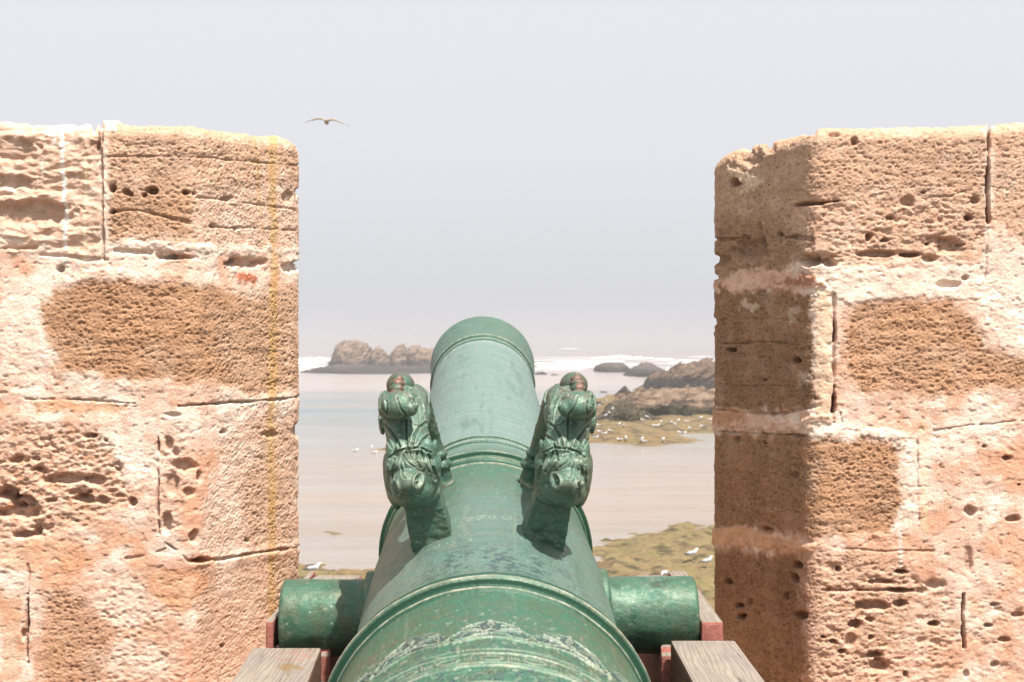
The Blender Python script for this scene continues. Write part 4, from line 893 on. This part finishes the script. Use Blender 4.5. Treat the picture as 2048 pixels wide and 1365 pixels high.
for yy in (1.35, 2.62):
    bm = bmesh.new(); bmesh.ops.create_cone(bm, cap_ends=True, segments=32, radius1=.07, radius2=.07, depth=1.12, matrix=Matrix.Translation((-.027, yy-2.4, .27))@Matrix.Rotation(R(90), 4, 'Y'))
    me = bpy.data.meshes.new('axle'); bm.to_mesh(me); bm.free(); link('axle', me, M_RED, car, smooth=False)
    for k in ('mark', 'redmark'): attr_f(me, k, np.zeros(len(me.vertices)))
    for s in (-1, 1):
        bm = bmesh.new(); bmesh.ops.create_cone(bm, cap_ends=True, segments=48, radius1=.27, radius2=.27, depth=.10, matrix=Matrix.Translation((-.027+s*.50, yy-2.4, .27))@Matrix.Rotation(R(90), 4, 'Y'))
        bmesh.ops.bevel(bm, geom=[e for e in bm.edges if e.calc_face_angle(0) > 1], offset=.012, segments=2, affect='EDGES')
        me = bpy.data.meshes.new('wheel'); bm.to_mesh(me); bm.free(); link('wheel', me, M_RED, car, smooth=False)
        for k in ('mark', 'redmark'): attr_f(me, k, np.zeros(len(me.vertices)))
# stain and worn red scratches on the left step, as a thin sheet of paint on its top
def top_sheet(x0, x1, y0, y1, z, tw, par, name, marks):
    nx, ny = 120, 150; X, Y = np.meshgrid(np.linspace(x0, x1, nx), np.linspace(y0, y1, ny)); X2 = X+tw*(Y-2.33)
    V = np.stack([X2, Y-2.4, np.full_like(X, z+ZC)], -1).reshape(-1, 3)
    W = V+np.array([0, 2.4, 0]); PX, PY = to_px(W)
    mk, rd = marks(PX, PY); return X2, Y, mk, rd
def painted_top(o, z, marks):
    """re-cut the top face finely so the marks sit on it"""
    me = o.data; bm = bmesh.new(); bm.from_mesh(me)
    tops = [f for f in bm.faces if f.normal.z > .99 and f.calc_area() > .01]
    es = list({e for f in tops for e in f.edges}); bmesh.ops.subdivide_edges(bm, edges=es, cuts=110, use_grid_fill=True)
    bm.to_mesh(me); bm.free()
    V = get_co(me); PX, PY = to_px(V+np.array([0, 2.4, 0])); mk, rd = marks(PX, PY, V)
    for k, a in (('mark', mk), ('redmark', rd)):
        me.attributes.remove(me.attributes[k]) if k in me.attributes else None
        attr_f(me, k, a)
def mk_left(PX, PY, V):
    n = pn(V[:, 0]*300, V[:, 1]*300, 3)*1.5; top = V[:, 2] > ZC-.5035-.001
    s = poly_sd(PX+n, PY+n, [(555, 1334), (568, 1327), (582, 1327), (598, 1333), (612, 1340), (596, 1340), (584, 1338), (578, 1346), (580, 1352), (571, 1352), (575, 1344), (562, 1340)])
    r = np.zeros(len(PX))
    for pl in ([(584, 1299), (587, 1307)], [(594, 1298), (592, 1307), (600, 1307)], [(606, 1299), (605, 1307), (611, 1303)], [(616, 1299), (622, 1303), (616, 1307)], [(630, 1298), (629, 1306)], [(556, 1308), (580, 1306), (600, 1314), (620, 1309)], [(552, 1316), (570, 1321), (590, 1319), (610, 1322)], [(604, 1312), (622, 1316), (634, 1309)]):
        r = np.maximum(r, sst(1.7, .6, seg_dist(PX+n*.5, PY+n*.5, pl)))
    return sst(-1.5, 1.5, s)*.7*top, r*.38*top
painted_top(lb, 0, mk_left)

# ------------------------------------------------------------------ gulls
def gull_mesh(pose):
    """standing gull facing +x, 0.6 m long; one loft from tail tip to bill tip plus wings and legs"""
    bm = bmesh.new()
    secs = {'stand': [(-.30, .235, .003, .004), (-.24, .245, .018, .010), (-.16, .262, .045, .035), (-.08, .270, .066, .062), (.0, .275, .075, .074), (.08, .292, .066, .070), (.13, .325, .046, .052), (.16, .362, .036, .040), (.185, .395, .036, .038), (.212, .402, .033, .034), (.240, .397, .020, .022), (.262, .390, .010, .012), (.290, .385, .008, .010), (.305, .378, .002, .004)],
            'rest': [(-.30, .115, .003, .004), (-.24, .122, .018, .010), (-.16, .125, .05, .035), (-.08, .115, .072, .062), (.0, .105, .080, .074), (.08, .115, .072, .072), (.13, .145, .050, .052), (.155, .180, .038, .040), (.172, .205, .036, .036), (.20, .212, .032, .032), (.225, .206, .019, .020), (.245, .200, .010, .012), (.270, .195, .008, .009), (.285, .189, .002, .003)],
            'preen': [(-.30, .255, .003, .004), (-.24, .255, .018, .010), (-.16, .262, .045, .035), (-.08, .268, .066, .062), (.0, .268, .075, .074), (.08, .272, .066, .068), (.13, .278, .044, .046), (.17, .268, .035, .036), (.20, .240, .034, .034), (.222, .212, .030, .030), (.236, .188, .018, .019), (.243, .170, .010, .011), (.250, .145, .008, .009), (.252, .130, .002, .003)]}[pose]
    n = 14; rings = []
    for i, (x, z, ry, rz) in enumerate(secs):
        x0, z0 = secs[max(i-1, 0)][:2]; x1, z1 = secs[min(i+1, len(secs)-1)][:2]; t = Vector((x1-x0, 0, z1-z0)).normalized(); up = Vector((-t.z, 0, t.x))
        rings.append([bm.verts.new(Vector((x, 0, z))+Vector((0, 1, 0))*ry*math.cos(a)+up*rz*math.sin(a)) for a in [2*math.pi*k/n for k in range(n)]])
    for i, (a, b) in enumerate(zip(rings[:-1], rings[1:])):
        for k in range(n):
            f = bm.faces.new((a[k], a[(k+1) % n], b[(k+1) % n], b[k])); an_ = (k+.5)/n*360
            f.material_index = 3 if i >= 10 else (1 if (2 <= i <= 4 and 20 < an_ < 160) else 0)
    bm.faces.new(list(reversed(rings[0]))); bm.faces.new(rings[-1])
    zoff = secs[4][1]-.275
    for s in (-1, 1):      # folded wings with dark tips
        pts = [(.09, .30, .056, .022, .040), (.02, .305, .074, .024, .050), (-.08, .298, .070, .020, .044), (-.16, .285, .050, .014, .030), (-.24, .272, .028, .009, .018), (-.33, .268, .010, .005, .007)]
        rg = []
        for (x, z, y, ry, rz) in pts: rg.append([bm.verts.new((x, s*y+ry*math.cos(a), z+zoff+rz*math.sin(a)-.012)) for a in [2*math.pi*k/8 for k in range(8)]])
        for i, (a, b) in enumerate(zip(rg[:-1], rg[1:])):
            for k in range(8): f = bm.faces.new((a[k], a[(k+1) % 8], b[(k+1) % 8], b[k])); f.material_index = 2 if i >= 3 else 1
        bm.faces.new(rg[0]); bm.faces.new(list(reversed(rg[-1])))
        if pose != 'rest':
            for (p, q, r) in (((.0, s*.03, .22), (-.008, s*.032, .10), .009), ((-.008, s*.032, .10), (0, s*.034, .008), .006), ((-.01, s*.034, .006), (.055, s*.03, .004), .008), ((-.01, s*.034, .006), (.045, s*.055, .004), .006)):
                p = Vector(p); q = Vector(q); m = Matrix.Translation((p+q)/2)@(q-p).to_track_quat('Z', 'Y').to_matrix().to_4x4()
                g = bmesh.ops.create_cone(bm, cap_ends=True, segments=6, radius1=r, radius2=r*.7, depth=(q-p).length, matrix=m)
                for f in {f for v_ in g['verts'] for f in v_.link_faces}: f.material_index = 4
    for s in (-1, 1):      # eyes
        hx, hz = secs[9][0]+.006, secs[9][1]+.010
        g = bmesh.ops.create_uvsphere(bm, u_segments=6, v_segments=5, radius=.0045, matrix=Matrix.Translation((hx, s*.031, hz)))
        for f in {f for v_ in g['verts'] for f in v_.link_faces}: f.material_index = 2
    bmesh.ops.recalc_face_normals(bm, faces=bm.faces)
    me = bpy.data.meshes.new('gull_'+pose); bm.to_mesh(me); bm.free()
    for m in (M_WHITE, M_GREY, M_BLACK, M_BEAK, M_LEG): me.materials.append(m)
    me.polygons.foreach_set('use_smooth', [True]*len(me.polygons)); return me
GM = {p: gull_mesh(p) for p in ('stand', 'rest', 'preen')}
bpy.context.view_layer.update()
trees = []
for g in GROUNDS:
    V = get_co(g.data)+np.array(g.location); trees.append(BVHTree.FromPolygons([tuple(v) for v in V], [tuple(p.vertices) for p in g.data.polygons]))
def ground_at(px, py):
    d = Vector(((px-1024)/F, 1, -(py-682.5)/F)).normalized(); o = Vector((0, 0, ZC)); best = None
    k = (SEA-ZC)/d.z if d.z < 0 else 1e9; best = (k, o+d*k)
    for t in trees:
        h = t.ray_cast(o, d)
        if h[0] is not None and h[3] < best[0]: best = (h[3], h[0])
    return best[1]
GG = 'gulls resting on the reefs'
def gull(px, py, yaw, pose, label, sc=1.):
    """py is the middle of the bird in the photo"""
    d = (ground_at(px, py)-Vector((0, 0, ZC))).length
    foot = py+{'stand': .25, 'rest': .10, 'preen': .24}[pose]*sc*F/d*.85
    p = ground_at(px, foot); o = bpy.data.objects.new('gull', GM[pose]); COL.objects.link(o)
    if pose == 'rest' and p.z < SEA+.02: p.z = SEA-.03
    o.location = p; o.rotation_euler = (0, 0, R(yaw)); o.scale = (sc,)*3
    tag(o, label, 'gull', GG)
def cx2(x, y): return 1060+x/5.535, 680+y/5.535
far = [(1138, 577, 180, 'rest', 'gull sitting highest, beside the small pointed boulder'), (848, 680, 100, 'stand', 'upright gull on the reef crest left of the dark weedy boulder'),
 (760, 725, 20, 'rest', 'gull tucked against the right dolphin handle near the reef crest'), (915, 775, 60, 'stand', 'upper of three gulls in a slanting row on the dark weedy boulder'), (893, 812, 170, 'rest', 'middle of three gulls in a slanting row on the dark weedy boulder'),
 (832, 845, 30, 'stand', 'lowest of three gulls in a slanting row on the dark weedy boulder'), (1515, 728, 90, 'rest', 'lone gull perched on the pale tan boulder'), (1303, 863, 150, 'stand', 'right hand gull of a pair below the tan boulder'),
 (1250, 892, 190, 'rest', 'left hand gull of a pair below the tan boulder'), (1460, 915, 200, 'stand', 'gull standing just above the close pair in mid reef'), (1380, 955, 170, 'rest', 'left gull of the close pair in mid reef'),
 (1412, 950, 10, 'rest', 'right gull of the close pair in mid reef'), (1570, 922, 95, 'stand', 'slim upright gull left of the tall overlapping pair'), (1640, 905, 60, 'stand', 'rear gull of the tall overlapping pair'),
 (1615, 942, 210, 'stand', 'front gull of the tall overlapping pair'), (1738, 908, 175, 'rest', 'gull resting between the overlapping pair and the wall'), (1885, 873, 20, 'stand', 'larger gull near the wall under the dark undercut'),
 (1990, 885, 0, 'rest', 'gull half hidden at the edge of the right merlon'), (1910, 960, 185, 'preen', 'gull leaning left close to the right merlon'), (1770, 990, 100, 'stand', 'plump upright gull in the right half of the reef'),
 (1665, 1035, 170, 'stand', 'left gull of the touching pair low on the right of the reef'), (1700, 1030, 5, 'rest', 'right gull of the touching pair low on the right of the reef'), (758, 955, 215, 'stand', 'big gull beside the right handle at mid reef height'),
 (980, 942, 20, 'stand', 'gull on the olive patch with a dull brownish neighbour'), (1040, 948, 90, 'preen', 'dull gull right of the one on the olive patch'), (775, 1028, 160, 'stand', 'gull by the right handle with a smaller one to its right'),
 (825, 1040, 20, 'rest', 'small gull right of the one by the handle'), (888, 1010, 120, 'rest', 'tiny sitting gull left of the dark weed line'), (730, 1080, 10, 'rest', 'faint gull hard against the right handle low on the reef'),
 (993, 1105, 175, 'rest', 'left of two spaced gulls near the water edge'), (1065, 1095, 100, 'stand', 'right of two spaced gulls near the water edge'), (1238, 1105, 60, 'stand', 'upper gull of the leaning pair at the reef tip'),
 (1265, 1125, 190, 'rest', 'lower gull of the leaning pair at the reef tip'), (1475, 1110, 80, 'stand', 'tall gull alone on the brown reef tip to the right'), (145, 745, 20, 'rest', 'gull glimpsed between the barrel and the right handle'), (125, 722, 170, 'rest', 'upper gull glimpsed between the barrel and the right handle')]
for a in far:
    x, y = cx2(a[0], a[1]); gull(x, y, a[2]+random.uniform(-12, 12), a[3], a[4], random.uniform(.98, 1.12))
gull(711, 901, 25, 'rest', 'gull floating alone in the shallows left of the low brown shoal'); gull(744, 897, 90, 'stand', 'gull standing on the tip of the low brown shoal', .9); gull(749, 905, 10, 'rest', 'gull floating in front of the low brown shoal')
gull(626, 1142, 20, 'stand', 'large near gull beside the left merlon, at the mossy edge', 1.15); gull(1384, 1111, 28, 'stand', 'large near gull facing right by a pool on the mossy reef', 1.1)
gull(1330, 1151, 60, 'preen', 'near gull half hidden behind the right trunnion', 1.1); gull(1414, 1126, 30, 'stand', 'near gull almost hidden by the right merlon edge', 1.0)

def flying_gull():
    """seen from behind, wings bowed; span about 1.35 m"""
    bm = bmesh.new(); d = 46.
    C = Vector(((653-1024)/F*d, d, ZC+(682.5-243)/F*d)); s = d/F*1.04
    wl = [(-2, 0, .10), (-8, 3.2, .10), (-16, 3.6, .11), (-24, 1.4, .10), (-33, -1.0, .07), (-41, -1.2, .02)]
    LWp = [(0, -.5, .16), (-4, 2.5, .19), (-9, 5.0, .19), (-15, 5.6, .17), (-22, 4.2, .14), (-29, 2.8, .11), (-35, 1.0, .07), (-41, -1.0, .02)]
    RWp = [(0, -.5, .16), (4, 2.0, .19), (9, 3.3, .19), (15, 3.0, .17), (22, 0.6, .14), (30, -2.6, .11), (37, -5.0, .07), (44, -7.2, .02)]
    for W_ in (LWp, RWp):
        rg = []
        for i, (x, z, c) in enumerate(W_):
            th = .042*(1-i/10); sw = abs(x)*s*.12
            rg.append([bm.verts.new((x*s, sw+c*math.cos(a)*.9, z*s+th*math.sin(a)+.12*c*math.cos(a))) for a in [2*math.pi*k/10 for k in range(10)]])
        for i, (a, b) in enumerate(zip(rg[:-1], rg[1:])):
            for k in range(10): f = bm.faces.new((a[k], a[(k+1) % 10], b[(k+1) % 10], b[k])); f.material_index = 2 if i >= 5 else 1
        bm.faces.new(rg[0]); bm.faces.new(rg[-1])
    secs = [(-.28, .02, .045, .006), (-.22, .0, .045, .016), (-.12, -.01, .05, .045), (.0, -.02, .068, .068), (.12, -.015, .06, .062), (.22, .0, .036, .04), (.28, .005, .032, .034), (.32, .0, .016, .018), (.37, -.005, .004, .005)]
    rings = [[bm.verts.new((ry*math.cos(a), y, z+rz*math.sin(a)-.02)) for a in [2*math.pi*k/12 for k in range(12)]] for (y, z, ry, rz) in secs]
    for i, (a, b) in enumerate(zip(rings[:-1], rings[1:])):
        for k in range(12): f = bm.faces.new((a[k], a[(k+1) % 12], b[(k+1) % 12], b[k])); f.material_index = 3 if i >= 7 else (1 if i < 5 else 0)
    bm.faces.new(rings[0]); bm.faces.new(rings[-1])
    bmesh.ops.recalc_face_normals(bm, faces=bm.faces); me = bpy.data.meshes.new('flying_gull'); bm.to_mesh(me); bm.free()
    o = link('flying_gull', me, [M_WHITE, M_TANF, M_GREY, M_BEAK], loc=C); tag(o, 'gull gliding alone in the sky with bowed wings', 'gull')
flying_gull()

# ------------------------------------------------------------------ sea haze
bm = bmesh.new(); bmesh.ops.create_cube(bm, size=1, matrix=Matrix.Translation((0, 3900, (SEA-1.5+ZC+9.5)/2))@Matrix.Diagonal((12600, 8200, ZC+9.5-SEA+1.5, 1)))
me = bpy.data.meshes.new('haze'); bm.to_mesh(me); bm.free()
hm = bpy.data.materials.new('sea_haze'); hm.use_nodes = True; ht = hm.node_tree; ht.nodes.clear()
pv = ht.nodes.new('ShaderNodeVolumePrincipled'); pv.inputs['Color'].default_value = (.815, .815, .835, 1); pv.inputs['Density'].default_value = .00085; pv.inputs['Anisotropy'].default_value = 0.55
ho = ht.nodes.new('ShaderNodeOutputMaterial'); ht.links.new(pv.outputs[0], ho.inputs['Volume'])
tag(link('haze', me, hm, smooth=False), 'pale sea haze over the bay', 'haze', kind='stuff')
